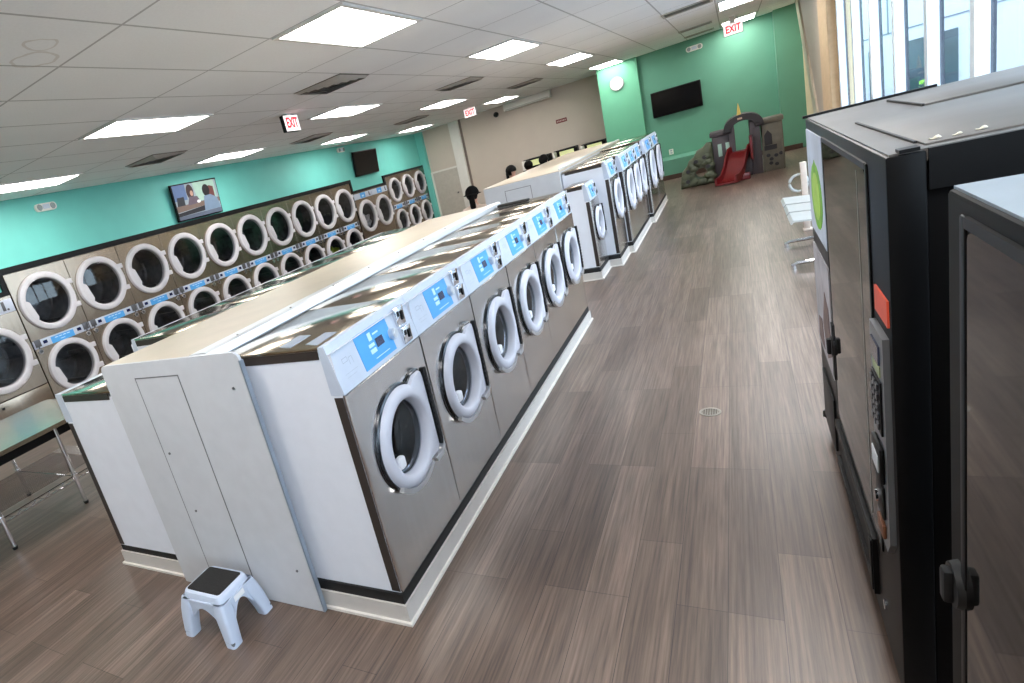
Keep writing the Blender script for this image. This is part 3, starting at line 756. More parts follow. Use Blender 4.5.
discy(b, .155, 0, -.03); obj('rim', b, mat('grey_rim', (120,128,126), .4, .3), t)
b = bmn(); discy(b, .135, -.03, -.033); obj('dial', b, mat('dial_white', (236,236,232), .5), t)
parts('hand', DARK, t, [(-.004,.004,-.037,-.0345,-.01,.1),(-.005,.07,-.0405,-.0375,-.004,.004)])
b = bmn()
for k in range(12):
    a = k*PI/6; bobj('hour_mark', DARK, t, .115*math.sin(a)-.005, .115*math.sin(a)+.005, -.035, -.0331, .115*math.cos(a)-.005, .115*math.cos(a)+.005)
b.free()
t = thing('air_unit', 'long white air unit high on the beige back wall', 'air conditioner', (-4.57,YB,2.66))
bobj('case', WPAINT, t, -.63, .63, -.24, -.001, -.11, .088, bev=.02)
b = bmn(); box(b, -.58, .58, -.243, -.238, -.09, -.07); obj('air_slot', b, VENTM, t)
t = thing('red_sign', 'small dark red sign on the beige back wall', 'sign', (-3.81,YB,1.905))
bobj('plate', mat('dark_red_sign', (112,34,32), .5), t, -.14, .14, -.012, -.001, -.05, .05)
b = bmn()
for k in range(6): box(b, -.115+.04*k, -.09+.04*k, -.0135, -.012, -.02, .02)
obj('pale_marks', b, mat('sign_pale', (200,170,160), .5), t)
t = thing('dome_camera', 'small black dome camera on the beige back wall', 'camera', (-5.49,YB-.001,2.56))
b = bmn(); tube(b, (0,0,0), (0,-.04,0), .07, seg=20); obj('mount', b, DARK, t)
b = bmn(); bmesh.ops.create_uvsphere(b, u_segments=16, v_segments=10, radius=.06, matrix=Matrix.Translation((0,-.04,0))); obj('dome', b, RUBBER, t)
t = thing('wall_outlet', 'small white outlet low on the far teal wall', 'outlet', (-1.27,YT-.001,.52))
bobj('plate', WPAINT, t, -.045, .045, -.01, 0, -.06, .06, bev=.004)
parts('socket', PRINT, t, [(-.02,.02,-.013,-.01,.01,.04),(-.02,.02,-.013,-.01,-.04,-.01)])
# floor drain
t = thing('floor_drain', 'round metal drain cover in the aisle floor', 'drain', (-.24,3.345,.0005))
b = bmn()
def disc(b, r0, r1, z, h, n=28):
    A = [[b.verts.new((r*math.cos(2*PI*k/n), r*math.sin(2*PI*k/n), zz)) for k in range(n)] for r, zz in ((r1,z),(r1,z+h),(r0,z+h),(r0,z))]
    for i in range(3):
        for k in range(n): b.faces.new((A[i][k],A[i][(k+1)%n],A[i+1][(k+1)%n],A[i+1][k]))
disc(b, .04, .052, 0, .003); obj('rim', b, mat('drain_steel', (176,170,160), .35, .9), t)
b = bmn(); tube(b, (0,0,0), (0,0,.0008), .041, seg=24); obj('drain_pit', b, RUBBER, t)
b = bmn()
for k in range(-3,4):
    L_ = math.sqrt(.0016-(k*.0115)**2) if abs(k*.0115) < .04 else 0
    box(b, k*.0115-.0025, k*.0115+.0025, -L_, L_, .0008, .003); box(b, -L_, L_, k*.0115-.0025, k*.0115+.0025, .0008, .003)
obj('grate', b, MATS['drain_steel'], t, 0)

# ------------------------------------------------------------------ step stool
STW = mat('stool_plastic', (194,204,222), .4, 0, .02); STB = mat('stool_mat', (20,17,16), .75, 0, .2, 120, .4)
t = thing('step_stool', 'small white plastic step stool with black tread by the grey cover', 'step stool', (-2.03,1.32,0))
TX, TY, BX, BY, SH = .118, .088, .160, .132, .215
b = bmn()
# body: skirted top
top = rrect(-TX, TX, -TY, TY, .03, 5); n_ = len(top)
def ringz(s, z): return [b.verts.new((x*s, y*s, z)) for x, y in top]
Rs = [ringz(.9,SH), ringz(.985,SH-.004), ringz(1.03,SH-.014), ringz(1.10,SH-.06), ringz(1.06,SH-.06), ringz(1.0,SH-.02)]
for i in range(len(Rs)-1):
    for k in range(n_): b.faces.new((Rs[i][k],Rs[i][(k+1)%n_],Rs[i+1][(k+1)%n_],Rs[i+1][k]))
b.faces.new(Rs[0]); b.faces.new(Rs[-1][::-1])
obj('step_top', b, STW, t, 40)
b = bmn(); prism(b, rrect(-TX*.86, TX*.86, -TY*.83, TY*.83, .012, 3), SH-.001, SH+.0025, 0, 'z'); obj('tread', b, STB, t)
for sx in (-1,1):
    for sy in (-1,1):
        b = bmn(); rings = []
        for f_, z in ((0,SH-.03),(.25,SH-.075),(.6,.09),(.9,.03),(1,.0)):
            cx = sx*(TX*.86+(BX-.03-TX*.86)*f_); cy = sy*(TY*.8+(BY-.03-TY*.8)*f_)
            hw = .036-.008*f_
            if f_ == 0: hw = .03
            rings.append([b.verts.new((cx+x, cy+y, z)) for x, y in rrect(-hw, hw, -hw, hw, .014, 3)])
        m_ = len(rings[0])
        for i in range(len(rings)-1):
            for k in range(m_): b.faces.new((rings[i][k],rings[i][(k+1)%m_],rings[i+1][(k+1)%m_],rings[i+1][k]))
        b.faces.new(rings[-1]); b.faces.new(rings[0][::-1])
        lg = obj('leg', b, STW, t, 50)
        b = bmn(); prism(b, rrect(sx*(BX-.03)-.026, sx*(BX-.03)+.026, sy*(BY-.03)-.026, sy*(BY-.03)+.026, .01, 3), .012, .026, 0, 'z')
        obj('foot_pad', b, mat('foot_grey', (96,98,104), .6), lg)
b = bmn()
for sy in (-1,1):   # arched apron between the legs of each side
    pts = [(-.13,.10)]+[(-.075+.0188*k, .10+.052*math.sin(PI*k/8)) for k in range(9)]+[(.13,.10),(.118,SH-.03),(-.118,SH-.03)]
    vs = prism(b, pts, sy*.095-.006, sy*.095+.006, 0, 'y')
for sx in (-1,1):
    pts = [(-.10,.09)]+[(-.055+.01375*k, .09+.062*math.sin(PI*k/8)) for k in range(9)]+[(.10,.09),(.088,SH-.03),(-.088,SH-.03)]
    prism(b, pts, sx*.128-.006, sx*.128+.006)
obj('apron', b, STW, t, 30)
bobj('side_sticker', mat('pale_sticker', (238,238,240), .5), t, .1342, .1352, -.03, .03, .155, .18)

# ------------------------------------------------------------------ folding table with wire shelf
t = thing('folding_table', 'low steel-topped table with a wire shelf at the left edge', 'table', (0,0,0))
tx0, tx1, ty0, ty1, tz = -5.12, -4.14, .3, 2.45, .66
b = bmn(); prism(b, rrect(tx0, tx1, ty0, ty1, .05), tz-.03, tz, 0, 'z'); obj('tabletop', b, mat('table_steel', (196,188,172), .2, 1., .1, 4, .05), t)
b = bmn(); box(b, tx0+.05, tx1-.05, ty0+.05, ty1-.05, tz-.10, tz-.0305); obj('underframe', b, DARK, t, 0)
for x in (tx0+.07, tx1-.06):
    for y in (.42, 1.43, 1.98):
        b = bmn(); tube(b, (x,y,.02), (x,y,tz-.03), .0155, seg=14); lg = obj('leg', b, CHROME, t)
        b = bmn(); tube(b, (x,y,0), (x,y,.022), .014, .019, seg=12); obj('foot', b, RUBBER, lg)
        b = bmn(); tube(b, (x,y,.21), (x,y,.25), .022, seg=14); obj('collar', b, CHROME, lg)
b = bmn(); zs = .23
for z in (zs, zs-.03):
    for x in (tx0+.08, tx1-.06): tube(b, (x,.42,z), (x,2.4,z), .006, seg=6)
for y in (.42, 1.43, 1.98): tube(b, (tx0+.08,y,zs), (tx1-.06,y,zs), .005, seg=6)
for k in range(27): x = tx0+.09+k*.0268; tube(b, (x,.42,zs+.006), (x,2.4,zs+.006), .0025, seg=5)
for k in range(18):
    y = .45+.107*k; tube(b, (tx1-.06,y,zs-.03), (tx1-.06,y+.053,zs), .0025, seg=5); tube(b, (tx1-.06,y+.053,zs), (tx1-.06,y+.107,zs-.03), .0025, seg=5)
obj('wire_shelf', b, CHROME, t)

# ------------------------------------------------------------------ vending machines
VBLK = mat('vending_black', (7,7,8), .4, 0, .08, spec=.16); VSIDE = mat('vending_side', (5,5,6), .5, 0, .08, spec=.12); VTOP = mat('vending_top', (104,100,96), .5, .2, .1, 5)
VGL = mat('vending_glass', (10,9,9), .03, 0, .05, spec=.36)
t = thing('vending_machine', 'black snack vending machine with poster strip and orange sticker', 'vending machine', (0,0,0))
vy0, vy1, vx0, vx1, vh = 1.56, 3.14, .235, 1.06, 1.425
b = bmn(); box(b, vx0+.06, vx1, vy0+.01, vy1-.01, .05, vh-.025, bev=.004); obj('cabinet', b, VSIDE, t)
b = bmn(); box(b, vx0, vx0+.06, vy0, vy1, .06, vh-.004, bev=.004); dr = obj('door', b, VBLK, t)
b = bmn(); box(b, vx0+.006, vx1+.005, vy0+.005, vy1-.005, vh-.0245, vh); tp = obj('top_panel', b, VTOP, t, 0)
# flanges and raised plates on the roof
parts('roof_flange', DARK, tp, [(vx0-.01,.62,vy1-.022,vy1-.002,vh-.001,vh+.009),(vx0+.062,vx1,vy0-.003,vy0+.011,vh-.08,vh-.001),(vx0+.02,vx0+.05,vy0-.004,vy0+.03,vh-.001,vh+.006)], 0, 0)
parts('roof_lip_shadow', RUBBER, tp, [(.294,.2995,1.66,2.38,vh,vh+.0045),(.454,.4595,2.45,2.95,vh,vh+.007)], 0, 0)  # dark strips paint the shadow along the raised plates' edges
parts('roof_plate', VTOP, tp, [(.30,1.03,1.60,2.38,vh,vh+.004),(.46,1.03,2.45,2.95,vh,vh+.006)], .001)
# glass window with rounded corners + recessed border
b = bmn(); prism(b, rrect(1.77, 2.57, .37, 1.375, .03), vx0-.004, vx0+.002); obj('glass_window', b, VGL, dr)
b = bmn()
for a in ((1.755,1.77,.355,1.39),(2.57,2.585,.355,1.39)): box(b, vx0-.005, vx0, a[0], a[1], a[2], a[3], bev=.003)
box(b, vx0-.005, vx0, 1.77, 2.57, 1.375, 1.39); box(b, vx0-.005, vx0, 1.77, 2.57, .355, .37); obj('window_border', b, DARK, dr)
b = bmn(); box(b, vx0-.0052, vx0-.004, 1.885, 1.889, .39, 1.36); obj('glass_seam', b, mat('pale_seam', (140,138,134), .5), dr)
# poster strip
PW = mat('poster_pale', (206,214,230), .5, 0, .12, 6); PG = mat('poster_lime', (128,196,40), .5, 0, .25, 10); PGY = mat('poster_lime_centre', (186,226,90), .5, 0, .15)
PK = mat('poster_brown', (120,98,92), .6, 0, .3)
b = bmn(); prism(b, rrect(2.61, 3.11, .985, 1.385, .015), vx0-.004, vx0); po = obj('poster', b, PW, dr); po['label'] = 'pale poster with a lime green fruit'
b = bmn(); prism(b, ellipse(2.84, 1.15, .17, .125), vx0-.0055, vx0-.004, 0); prism(b, ellipse(2.84, 1.15, .12, .09), vx0-.0065, vx0-.0055, 1)
prism(b, [(2.82,1.27),(2.86,1.285),(2.88,1.27)], vx0-.0055, vx0-.004, 0); obj('lime_print', b, [PG, PGY], po, 0)
b = bmn(); prism(b, rrect(2.63, 3.13, .47, .915, .015), vx0-.004, vx0); po = obj('poster', b, mat('poster_grey', (176,172,176), .5, 0, .2, 9), dr)
b = bmn(); prism(b, [(2.66,.56),(2.80,.50),(2.90,.62),(2.80,.78),(2.70,.74)], vx0-.0055, vx0-.004); prism(b, [(2.9,.5),(3.08,.5),(3.06,.6),(2.95,.62)], vx0-.0055, vx0-.004); obj('poster_print', b, PK, po, 0)
# selection panel
b = bmn(); prism(b, [(1.585,.50),(1.62,.455),(1.70,.455),(1.735,.50),(1.735,1.03),(1.585,1.03)], vx0-.012, vx0); sp = obj('selection_panel', b, mat('panel_silver', (128,130,134), .35, .6), dr, 0)
bobj('orange_sticker', mat('orange_label', (226,86,60), .5, 0, .06), dr, vx0-.004, vx0, 1.575, 1.715, 1.06, 1.12)
bobj('display', mat('dim_display', (58,62,84), .15), sp, vx0-.016, vx0-.012, 1.62, 1.71, .955, 1.0)
bobj('price_card', mat('green_card', (150,160,120), .5), sp, vx0-.014, vx0-.012, 1.62, 1.70, .925, .95)
b = bmn(); box(b, vx0-.016, vx0-.012, 1.61, 1.715, .78, .915, 0)
for i in range(3):
    for j in range(5): box(b, vx0-.02, vx0-.016, 1.622+.031*i, 1.645+.031*i, .79+.025*j, .808+.025*j, 1, bev=.002, seg=1)
obj('keypad', b, [DARK, mat('key_dark', (46,46,50), .35)], sp)
b = bmn(); box(b, vx0-.022, vx0-.012, 1.61, 1.71, .65, .745, 0, bev=.004); box(b, vx0-.024, vx0-.02, 1.625, 1.695, .675, .72, 1, bev=.002); obj('bill_slot', b, [DARK, mat('bill_pale', (196,200,204), .4)], sp)
b = bmn(); box(b, vx0-.018, vx0-.012, 1.62, 1.70, .545, .635, 0, bev=.003); tube(b, (vx0-.018,1.665,.59), (vx0-.026,1.665,.59), .016, mi=1); box(b, vx0-.02, vx0-.012, 1.62, 1.69, .49, .53, 2, bev=.004); obj('coin_slot', b, [DARK, CHROME, mat('copper_cup', (130,84,60), .4, .5)], sp)
b = bmn(); 
prism(b, [(1.86,.13),(2.62,.13),(2.62,.16),(1.9,.16),(1.9,.29),(2.62,.29),(2.62,.32),(1.86,.32)], vx0-.012, vx0); box(b, vx0-.016, vx0-.011, 1.865, 1.895, .14, .31, bev=.002)
fl = obj('delivery_tray', b, DARK, dr)
bobj('tray_flap', RUBBER, fl, vx0-.002, vx0+.003, 1.9, 2.62, .16, .29)
b = bmn(); box(b, vx0-.008, vx0, 2.7, 3.05, .13, .36, bev=.004); obj('lower_recess', b, DARK, dr)
def lock(b, x, y, z): 
    tube(b, (x,y,z), (x-.012,y,z), .04, .036, 20); box(b, x-.024, x-.010, y-.012, y+.012, z-.03, z+.03, bev=.005)
b = bmn(); lock(b, vx0, 2.6, .63); box(b, vx0-.008, vx0, 2.575, 2.62, .5, .72, bev=.003); obj('door_lock', b, RUBBER, dr)
b = bmn(); tube(b, (vx0,1.76,.18), (vx0-.005,1.76,.18), .016, seg=6); obj('lock_plate', b, CHROME, dr)
for x in (vx0+.09, vx1-.08):
    for y in (vy0+.08, vy1-.08):
        b = bmn(); tube(b, (x,y,0), (x,y,.052), .025); obj('leg', b, DARK, t)
b = bmn(); box(b, vx0+.03, vx0+.05, vy0+.02, vy1-.02, .012, .07); obj('kick_plate', b, VBLK, t)
b = bmn(); lock(b, 0, 0, 0); kk = obj('hinge_knob', b, RUBBER, dr); kk.location = (vx0, 3.11, .1); kk.scale = (.5,.5,.5)
sm = mat('scrap_pale', (214,206,186), .6)
for k, (x, y, r_, l) in enumerate(((.32,1.632,.007,'largest pale paper scrap on the vending machine roof'),(.35,1.625,.0055,'middle pale paper scrap on the vending machine roof'),(.385,1.634,.0065,'pale paper scrap on the vending machine roof farthest from the aisle'))):
    b = bmn(); bmesh.ops.create_icosphere(b, subdivisions=2, radius=r_, matrix=Matrix.Translation((0,0,r_*.4)) @ Matrix.Diagonal((1.4,.8,.4,1)))
    for v in b.verts: v.co.x += .3*v.co.z*math.sin(90*v.co.y); v.co.z = max(0, v.co.z*(1+.5*math.sin(400*v.co.x)))
    o = obj('paper_scrap', b, sm); o.location = (x,y,vh+.0041); tag(o, l, 'scrap', 'paper scraps on the vending roof')

t = thing('vending_machine', 'black vending machine cropped by the right edge of the photo', 'vending machine', (0,0,0))
wy0, wy1 = .22, 1.14
b = bmn(); box(b, vx0+.06, vx1, wy0+.01, wy1-.01, .05, vh-.025, bev=.004); obj('cabinet', b, VSIDE, t)
b = bmn(); box(b, vx0, vx0+.06, wy0, wy1, .06, vh-.004, bev=.006); dr = obj('door', b, mat('vending_charcoal', (8,8,8), .55, 0, .06, spec=.08), t)
b = bmn(); box(b, vx0+.006, vx1, wy0+.005, wy1-.004, vh-.0245, vh); tp = obj('top_panel', b, mat('vending_roof_grey', (138,146,152), .4, .3, .05), t, 0)
b = bmn(); box(b, vx0+.07, vx1, wy0+.02, wy1-.06, vh, vh+.012, bev=.003); rp = obj('roof_plate', b, mat('vending_roof_grey', (0,0,0)), tp)
bobj('roof_lip_shadow', RUBBER, tp, vx0+.06, vx0+.07, wy0+.02, wy1-.06, vh, vh+.010)
b = bmn(); prism(b, rrect(.42, 1.045, .35, 1.385, .03), vx0-.003, vx0+.002); obj('glass_window', b, mat('vending_glass_dark', (8,7,7), .03, 0, .05, spec=.22), dr)
b = bmn()
for a in ((1.045,1.065,.33,1.40),(.40,.42,.33,1.40)): box(b, vx0-.005, vx0, *a, bev=.003)
box(b, vx0-.005, vx0, .42, 1.045, 1.385, 1.40); box(b, vx0-.005, vx0, .42, 1.045, .33, .35); obj('window_border', b, DARK, dr)
b = bmn(); lock(b, vx0, 1.08, .80); obj('door_lock', b, RUBBER, dr)
b = bmn(); box(b, vx0-.008, vx0, .35, 1.0, .10, .13); box(b, vx0-.008, vx0, .35, 1.0, .27, .29); obj('delivery_tray', b, DARK, dr)
for x in (vx0+.09, vx1-.08):
    for y in (wy0+.08, wy1-.08):
        b = bmn(); tube(b, (x,y,0), (x,y,.052), .025); obj('leg', b, DARK, t)

# ------------------------------------------------------------------ white beam seating beyond the vending machine
SEAT = mat('white_seat', (178,180,178), .35, 0, .04)
t = thing('beam_bench', 'row of three white joined seats beyond the poster vending machine', 'bench', (0,0,0))
for i, (y0, y1) in enumerate(((5.92,6.285),(6.335,6.69),(6.74,7.12))):
    b = bmn(); pr_ = [(.30,.43),(.32,.455),(.40,.45),(.60,.435),(.72,.44),(.80,.50),(.86,.62),(.90,.80),(.885,.80),(.845,.63),(.785,.515),(.71,.425),(.60,.42),(.40,.435),(.32,.44),(.31,.42)]
    
    rows = [[b.verts.new((x, y, z)) for x, z in pr_] for y in (y0, y1)]
    n2 = len(pr_)
    for k in range(n2): b.faces.new((rows[0][k],rows[0][(k+1)%n2],rows[1][(k+1)%n2],rows[1][k]))
    for r_ in rows:
        for k in range(n2//2-1): b.faces.new((r_[k],r_[k+1],r_[n2-2-k],r_[n2-1-k]))
    obj('seat', b, SEAT, t, 50)
b = bmn(); tube(b, (.58,5.9,.39), (.58,7.14,.39), .025); obj('beam', b, CHROME, t)
for y in (6.1,6.95):
    b = bmn(); tube(b, (.58,y,.39), (.58,y,.05), .02); path(b, [(.30,y,.03),(.34,y,.05),(.58,y,.06),(.82,y,.05),(.86,y,.03)], .016); tube(b, (.31,y,.0), (.31,y,.035), .018); tube(b, (.85,y,.0), (.85,y,.035), .018); obj('leg', b, CHROME, t)
t = thing('white_ring_stand', 'pale post with a white ring standing behind the white seats', 'stand', (.50,7.6,0))
b = bmn(); box(b, .0, .05, -.03, .03, 0, .70, bev=.008); obj('post', b, mat('pale_post', (214,196,182), .5), t)
b = bmn(); path(b, [(-.02+.075*math.cos(2*PI*k/24), 0, .50+.085*math.sin(2*PI*k/24)) for k in range(24)], .013, closed=True); obj('ring', b, SEAT, t)
b = bmn(); box(b, -.01, .07, -.045, .045, 0, .02, bev=.006); obj('base', b, mat('pale_post', (0,0,0)), t)

# ------------------------------------------------------------------ toddler playset at the far wall
t = thing('playset', 'plastic toddler play castle with a red slide by the far teal wall', 'playset', (0,0,0))
PR = mat('rock_green', (72,76,56), .6, 0, .25, 9, .5); PV = mat('castle_mauve', (62,54,57), .6, 0, .12, 8); PD = mat('castle_dark', (28,22,25), .6, 0, .15); PT = mat('castle_tan', (94,88,75), .6, 0, .12); PRD = mat('slide_red', (96,16,18), .35, 0, .06); PY = mat('finial_yellow', (198,170,84), .5)
py = 12.9
# climbing rock: a lumpy slab with round holes
b = bmn()
outl = [(-.95,.0),(-.93,.16),(-.90,.30),(-.82,.38),(-.78,.47),(-.70,.52),(-.64,.62),(-.54,.66),(-.47,.73),(-.39,.72),(-.38,.0)]
hx, hz = -.60, .22
Rr = poly_r([(x-hx,z-hz) for x, z in outl][::-1]); AA = angles_with([(x-hx,z-hz) for x, z in outl], 64)
V = []
for r, y in ((lambda a: Rr(a),py+.3),(lambda a: Rr(a),py+.03),(lambda a: Rr(a)-.02,py),(lambda a: .6*Rr(a)+.04,py-.02),(lambda a: .105,py-.01),(lambda a: .095,py+.05),(lambda a:.095,py+.3)):
    V.append([b.verts.new((hx+max(.01,r(a))*math.cos(a), y+(.015*math.sin(7*a+3*y) if abs(y-py) < .1 else 0), max(0,hz+max(.01,r(a))*math.sin(a)))) for a in AA])
for i in range(len(V)):
    A_, B_ = V[i], V[(i+1) % len(V)]
    for k in range(len(AA)): b.faces.new((A_[k],A_[(k+1)%len(AA)],B_[(k+1)%len(AA)],B_[k]))
rk = obj('climbing_rock', b, PR, t, 60)
b = bmn()
for k in range(40):
    x = random.uniform(-.88,-.42); z = random.uniform(.05,.62)
    if z > .72+ (x+.4)*1.1 or (x-hx)**2+(z-hz)**2 < .02: continue
    b = bmn(); bmesh.ops.create_icosphere(b, subdivisions=2, radius=random.uniform(.05,.075), matrix=Matrix.Translation((x,py-.005,z)) @ Matrix.Diagonal((1.2,.6,.9,1))); obj('rock_bump', b, PR, rk, 60)
b = bmn()
for x, z in ((-.80,.30),(-.52,.50),(-.66,.45),(-.48,.33),(-.82,.12)):
    b = bmn(); tube(b, (x,py-.045,z), (x,py-.035,z), .035, seg=14); obj('hand_hole', b, PD, rk)
# left low wall
b = bmn(); box(b, -.38, -.07, py+.05, py+.5, 0, .80, bev=.015); box(b, -.41, -.05, py+.02, py+.52, .80, .88, bev=.015); obj('side_wall', b, PV, t)
parts('window_hole', mat('pale_opening', (150,176,160), .6), t, [(x-.03,x+.03,py+.04,py+.055,.44,.66) for x in (-.27,-.15)], .004)
# arch tower
b = bmn()
box(b, -.12, -.03, py, py+.55, 0, .92, bev=.012); box(b, .19, .34, py, py+.55, 0, .92, bev=.012); box(b, -.03, .19, py+.02, py+.5, 0, .44, bev=.01); box(b, .24,.30,py-.012,py+.01,.1,.8,bev=.006)
obj('tower', b, PV, t)
b = bmn()
AO = [(.105+.29*math.cos(PI*k/14), .88+.20*math.sin(PI*k/14)) for k in range(15)]; AI = [(.105+.17*math.cos(PI*k/14), .86+.11*math.sin(PI*k/14)) for k in range(15)]
for k in range(14): prism(b, [AO[k],AO[k+1],AI[k+1],AI[k]], py-.05, py+.58, 0, 'y')
box(b, -.19, -.06, py-.05, py+.58, .82, .89, bev=.01); box(b, .27, .40, py-.05, py+.58, .82, .89, bev=.01)
bmesh.ops.remove_doubles(b, verts=b.verts, dist=.0005)
obj('arch_roof', b, PD, t, 30)
b = bmn(); box(b, .03, .10, py-.056, py-.048, 1.0, 1.03); obj('arch_badge', b, mat('pale_badge', (176,150,130), .5), t)
b = bmn(); tube(b, (.06,py+.1,1.06), (.06,py+.1,1.17), .035, .02); tube(b, (.06,py+.1,1.17), (.06,py+.1,1.27), .02, .004); obj('finial', b, PY, t)
# right tan wall
b = bmn(); box(b, .36, .66, py+.08, py+.5, 0, .84, bev=.012); box(b, .34, .68, py+.05, py+.53, .82, .90, bev=.012); obj('climbing_wall', b, PT, t)
b = bmn(); prism(b, [(.39,.45),(.50,.45),(.50,.62),(.445,.70),(.39,.62)], py+.07, py+.085, 0, 'y'); box(b, .38,.56,py+.068,py+.085,.36,.44)
for x, z in ((.43,.27),(.54,.25),(.61,.27),(.46,.13),(.54,.10),(.47,.2)): tube(b, (x,py+.068,z), (x,py+.082,z), .03, seg=12)
obj('hand_hole', b, PD, t)
parts('buttress', PT, t, [(.35,.37,py+.04,py+.1,0,.5),(.63,.65,py+.04,py+.1,0,.5)], .005)
# slide: a curved chute coming forward
b = bmn(); prof_ = []
sl = [(.0,.47),(-.08,.45),(-.22,.34),(-.40,.18),(-.52,.09),(-.62,.055),(-.70,.05)]
cs_ = [(-.16,.10),(-.135,.10),(-.125,.0),(.125,.0),(.135,.10),(.16,.10),(.16,-.03),(-.16,-.03)]
rings = []
for k, (dy, z) in enumerate(sl):
    sh = -.26*k/(len(sl)-1)
    rings.append([b.verts.new((.04+sh+u, py+dy, max(.004,z+v))) for u, v in cs_])
for i in range(len(rings)-1):
    for k in range(8): b.faces.new((rings[i][k],rings[i][(k+1)%8],rings[i+1][(k+1)%8],rings[i+1][k]))
b.faces.new(rings[0]); b.faces.new(rings[-1][::-1])
obj('slide', b, PRD, t, 50)
b = bmn(); box(b, .17, .21, py-.30, py+.02, .30, .70, bev=.015); obj('slide_side', b, PRD, t)
b = bmn(); box(b, -.10, .14, py-.46, py-.34, 0, .12, bev=.02); obj('slide_foot', b, PRD, t)

# ------------------------------------------------------------------ game cabinets along the beige wall
GLOW = emis('yellow_green_panel', (214,218,158), .6)
def cabinet(x0, x1, top, label):
    t = thing('game_cabinet', label, 'game cabinet', ((x0+x1)/2,16.7,0), 0, 'dark cabinets with pale lit panels')
    w = (x1-x0)/2
    b = bmn(); box(b, -w, w, -.3, .3, 0, top-.26, bev=.01); box(b, -w, w, .05, .3, top-.26, top, bev=.01); box(b, -w, w, -.12, .05, top-.04, top, bev=.008); obj('body', b, DARK, t)
    bobj('lit_panel', GLOW, t, -w*.62, w*.7, .035, .055, top-.2, top-.05)
    b = bmn(); box(b, -w, -w*.8, -.28, -.05, top-.26, top-.02, bev=.006); obj('side_rail', b, WPAINT, t)
    b = bmn(); tube(b, (w*.5,-.1,top-.26), (w*.5,-.12,top-.17), .012); bmesh.ops.create_uvsphere(b, u_segments=12, v_segments=8, radius=.03, matrix=Matrix.Translation((w*.5,-.12,top-.16))); obj('stick', b, RUBBER, t)
cabinet(-4.82, -4.15, 1.17, 'dark cabinet with a lit pale yellow panel, leftmost behind the far washers')
cabinet(-4.0, -3.45, 1.19, 'dark cabinet with a lit pale yellow panel, middle of the three behind the far washers')
cabinet(-3.3, -2.76, 1.17, 'dark cabinet with a lit pale green panel, nearest the teal column')

# ------------------------------------------------------------------ seated people whose heads show over the far island
def stool(x, y, rz, label):
    t = thing('stool', label, 'stool', (x,y,0), rz, 'plain stools behind the washers')
    bobj('seat', SEAT, t, -.19, .19, -.2, .2, .40, .44, bev=.012)
    for sx in (-.15,.15):
        for sy in (-.16,.16):
            b = bmn(); tube(b, (sx,sy,0), (sx,sy,.40), .014); obj('leg', b, CHROME, t)
stool(-3.49, 8.97, .1, 'plain stool carrying the person in the black hat')
stool(-3.76, 11.97, -.9, 'plain stool carrying the person with long black hair')
stool(-3.97, 13.97, .3, 'plain stool beside the leftmost lit cabinet, under a seated person')
stool(-3.36, 12.97, -.2, 'plain stool under the person in front of the yellow lit panel')
SKIN = mat('skin', (206,160,140), .55, 0, .04); HAIR = mat('black_hair', (9,8,8), .6, 0, .2, 30, .3, spec=.15); CLOTH = mat('dark_clothes', (34,32,36), .8, 0, .15, 20); CLOTHP = mat('pale_shirt', (196,176,164), .8, 0, .1, 20)
CAPM = mat('black_cap', (7,7,8), .8, 0, .1, spec=.1)
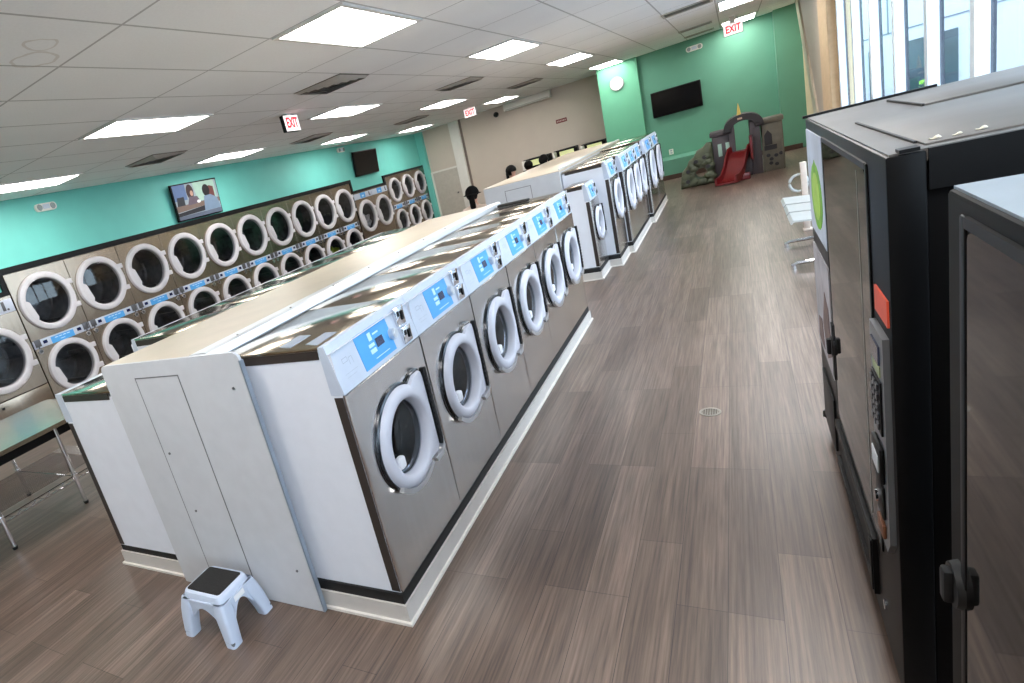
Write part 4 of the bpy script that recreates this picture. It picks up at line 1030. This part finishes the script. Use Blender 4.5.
def person(loc, rz, top, label, cloth, cap=False, long=True):
    """seated on a stool; local +Y is forward, seat at z=.44"""
    t = thing('person', label, 'person', loc, rz, None)
    k = top-.44-.82
    J = {}
    V = [(0,0,.54,.115),(0,.0,.70,.12),(0,.0,.86+k,.135),(0,0,.99+k,.06),(0,.01,1.05+k,.052),(0,.02,1.12+k,.082),(0,.015,1.19+k,.085)]
    E_ = [(i,i+1) for i in range(6)]
    def add(p, par): V.append(p); E_.append((par, len(V)-1)); return len(V)-1
    for s in (-1,1):
        a = add((s*.17,0,.92+k,.055), 2); a = add((s*.21,.05,.70+k*.5,.042), a); a = add((s*.15,.24,.60,.034), a); add((s*.11,.31,.59,.03), a)
        l = add((s*.10,.12,.54,.085), 0); l = add((s*.11,.42,.50,.06), l); l = add((s*.11,.43,.08,.04), l); add((s*.11,.54,.035,.032), l)
    me = bpy.data.meshes.new('body'); me.from_pydata([v[:3] for v in V], E_, [])
    o = bpy.data.objects.new('body', me); COL.objects.link(o)
    o.modifiers.new('s', 'SKIN'); sb = o.modifiers.new('u', 'SUBSURF'); sb.levels = 1; sb.render_levels = 1
    for i, v in enumerate(V): me.skin_vertices[0].data[i].radius = (v[3], v[3])
    me.skin_vertices[0].data[0].use_root = True
    bpy.context.view_layer.update()
    m2 = bpy.data.meshes.new_from_object(o.evaluated_get(bpy.context.evaluated_depsgraph_get()))
    bpy.data.objects.remove(o)
    m2.materials.clear(); m2.materials.append(cloth); m2.materials.append(SKIN)
    for p in m2.polygons:
        p.use_smooth = True; c = p.center
        p.material_index = 1 if (c.z > 1.0+k or (c.y > .24 and .55 < c.z < .66)) else 0
    o = bpy.data.objects.new('body', m2); COL.objects.link(o); o.parent = t
    # hair shell: skull cap, falling behind
    b = bmn(); bmesh.ops.create_uvsphere(b, u_segments=20, v_segments=14, radius=.1, matrix=Matrix.Translation((0,.0,1.165+k)) @ Matrix.Diagonal((1.0,1.08,1.12,1)))
    bmesh.ops.delete(b, geom=[v for v in b.verts if (v.co.z < 1.13+k and v.co.y > -.02) or v.co.z < 1.07+k], context='VERTS')
    if long: box(b, -.045, .045, -.110, -.06, .94+k, 1.15+k, bev=.022)
    obj('hair', b, HAIR, t, 60)
    if cap:
        b = bmn(); bmesh.ops.create_uvsphere(b, u_segments=20, v_segments=12, radius=.108, matrix=Matrix.Translation((0,.005,1.175+k)) @ Matrix.Diagonal((1.0,1.08,1.1,1)))
        bmesh.ops.delete(b, geom=[v for v in b.verts if v.co.z < 1.17+k], context='VERTS')
        n = 28; ri = [b.verts.new((.105*math.cos(2*PI*q/n), .005+.112*math.sin(2*PI*q/n), 1.175+k)) for q in range(n)]; ro = [b.verts.new((.145*math.cos(2*PI*q/n), .005+.155*math.sin(2*PI*q/n), 1.155+k)) for q in range(n)]
        for q in range(n): b.faces.new((ri[q],ri[(q+1)%n],ro[(q+1)%n],ro[q]))
        obj('hat', b, CAPM, t, 60)
    return t
person((-3.49,9.0,0), .1, 1.19, 'person in a black hat with dark hair, seated beyond the front washers', CLOTHP, cap=True)
person((-3.76,12.0,0), -.9, 1.27, 'person with long black hair and dark clothes behind the far island', CLOTH)
person((-3.97,14.0,0), .3, 1.21, 'dark haired person seated beside the leftmost lit cabinet', CLOTH, long=False)
person((-3.36,13.0,0), -.2, 1.28, 'dark haired person seated in front of the yellow lit panel', CLOTH, long=False)

# ------------------------------------------------------------------ world, camera, view
w = bpy.data.worlds.new('sky'); sc.world = w; w.use_nodes = True
bg = w.node_tree.nodes['Background']; N = w.node_tree.nodes; L = w.node_tree.links
tc = N.new('ShaderNodeTexCoord'); sp_ = N.new('ShaderNodeSeparateXYZ'); L.new(tc.outputs['Generated'], sp_.inputs[0])
cr = N.new('ShaderNodeValToRGB'); e = cr.color_ramp.elements
e[0].position = 0; e[0].color = (.90,.95,1,1); e[1].position = .6; e[1].color = (.76,.88,1,1)
L.new(sp_.outputs['Z'], cr.inputs[0]); L.new(cr.outputs[0], bg.inputs[0]); bg.inputs[1].default_value = 5.0

R = ((0.8189593740934713,0.08080908505133014,0.5681332901332192),(0.5083213008951337,0.35727543238306164,-0.7835583708134164),(-0.26629870191330035,0.9304967260494059,0.25151708524596883))
cam = bpy.data.cameras.new('camera'); co = bpy.data.objects.new('camera', cam); COL.objects.link(co)
m = Matrix(R).to_4x4(); m.translation = Vector((0,0,1.64)); co.matrix_world = m
cam.sensor_fit = 'HORIZONTAL'; cam.sensor_width = 36; cam.lens = 582.103/1024*36
cam.shift_x = (512-353.936)/1024; cam.shift_y = (347.925-341.5)/1024
cam.clip_start = .02; cam.clip_end = 200
sc.camera = co
vs = sc.view_settings
vs.view_transform = 'Standard'; vs.look = 'None'; vs.gamma = 1; vs.use_curve_mapping = False; vs.exposure = 0.42
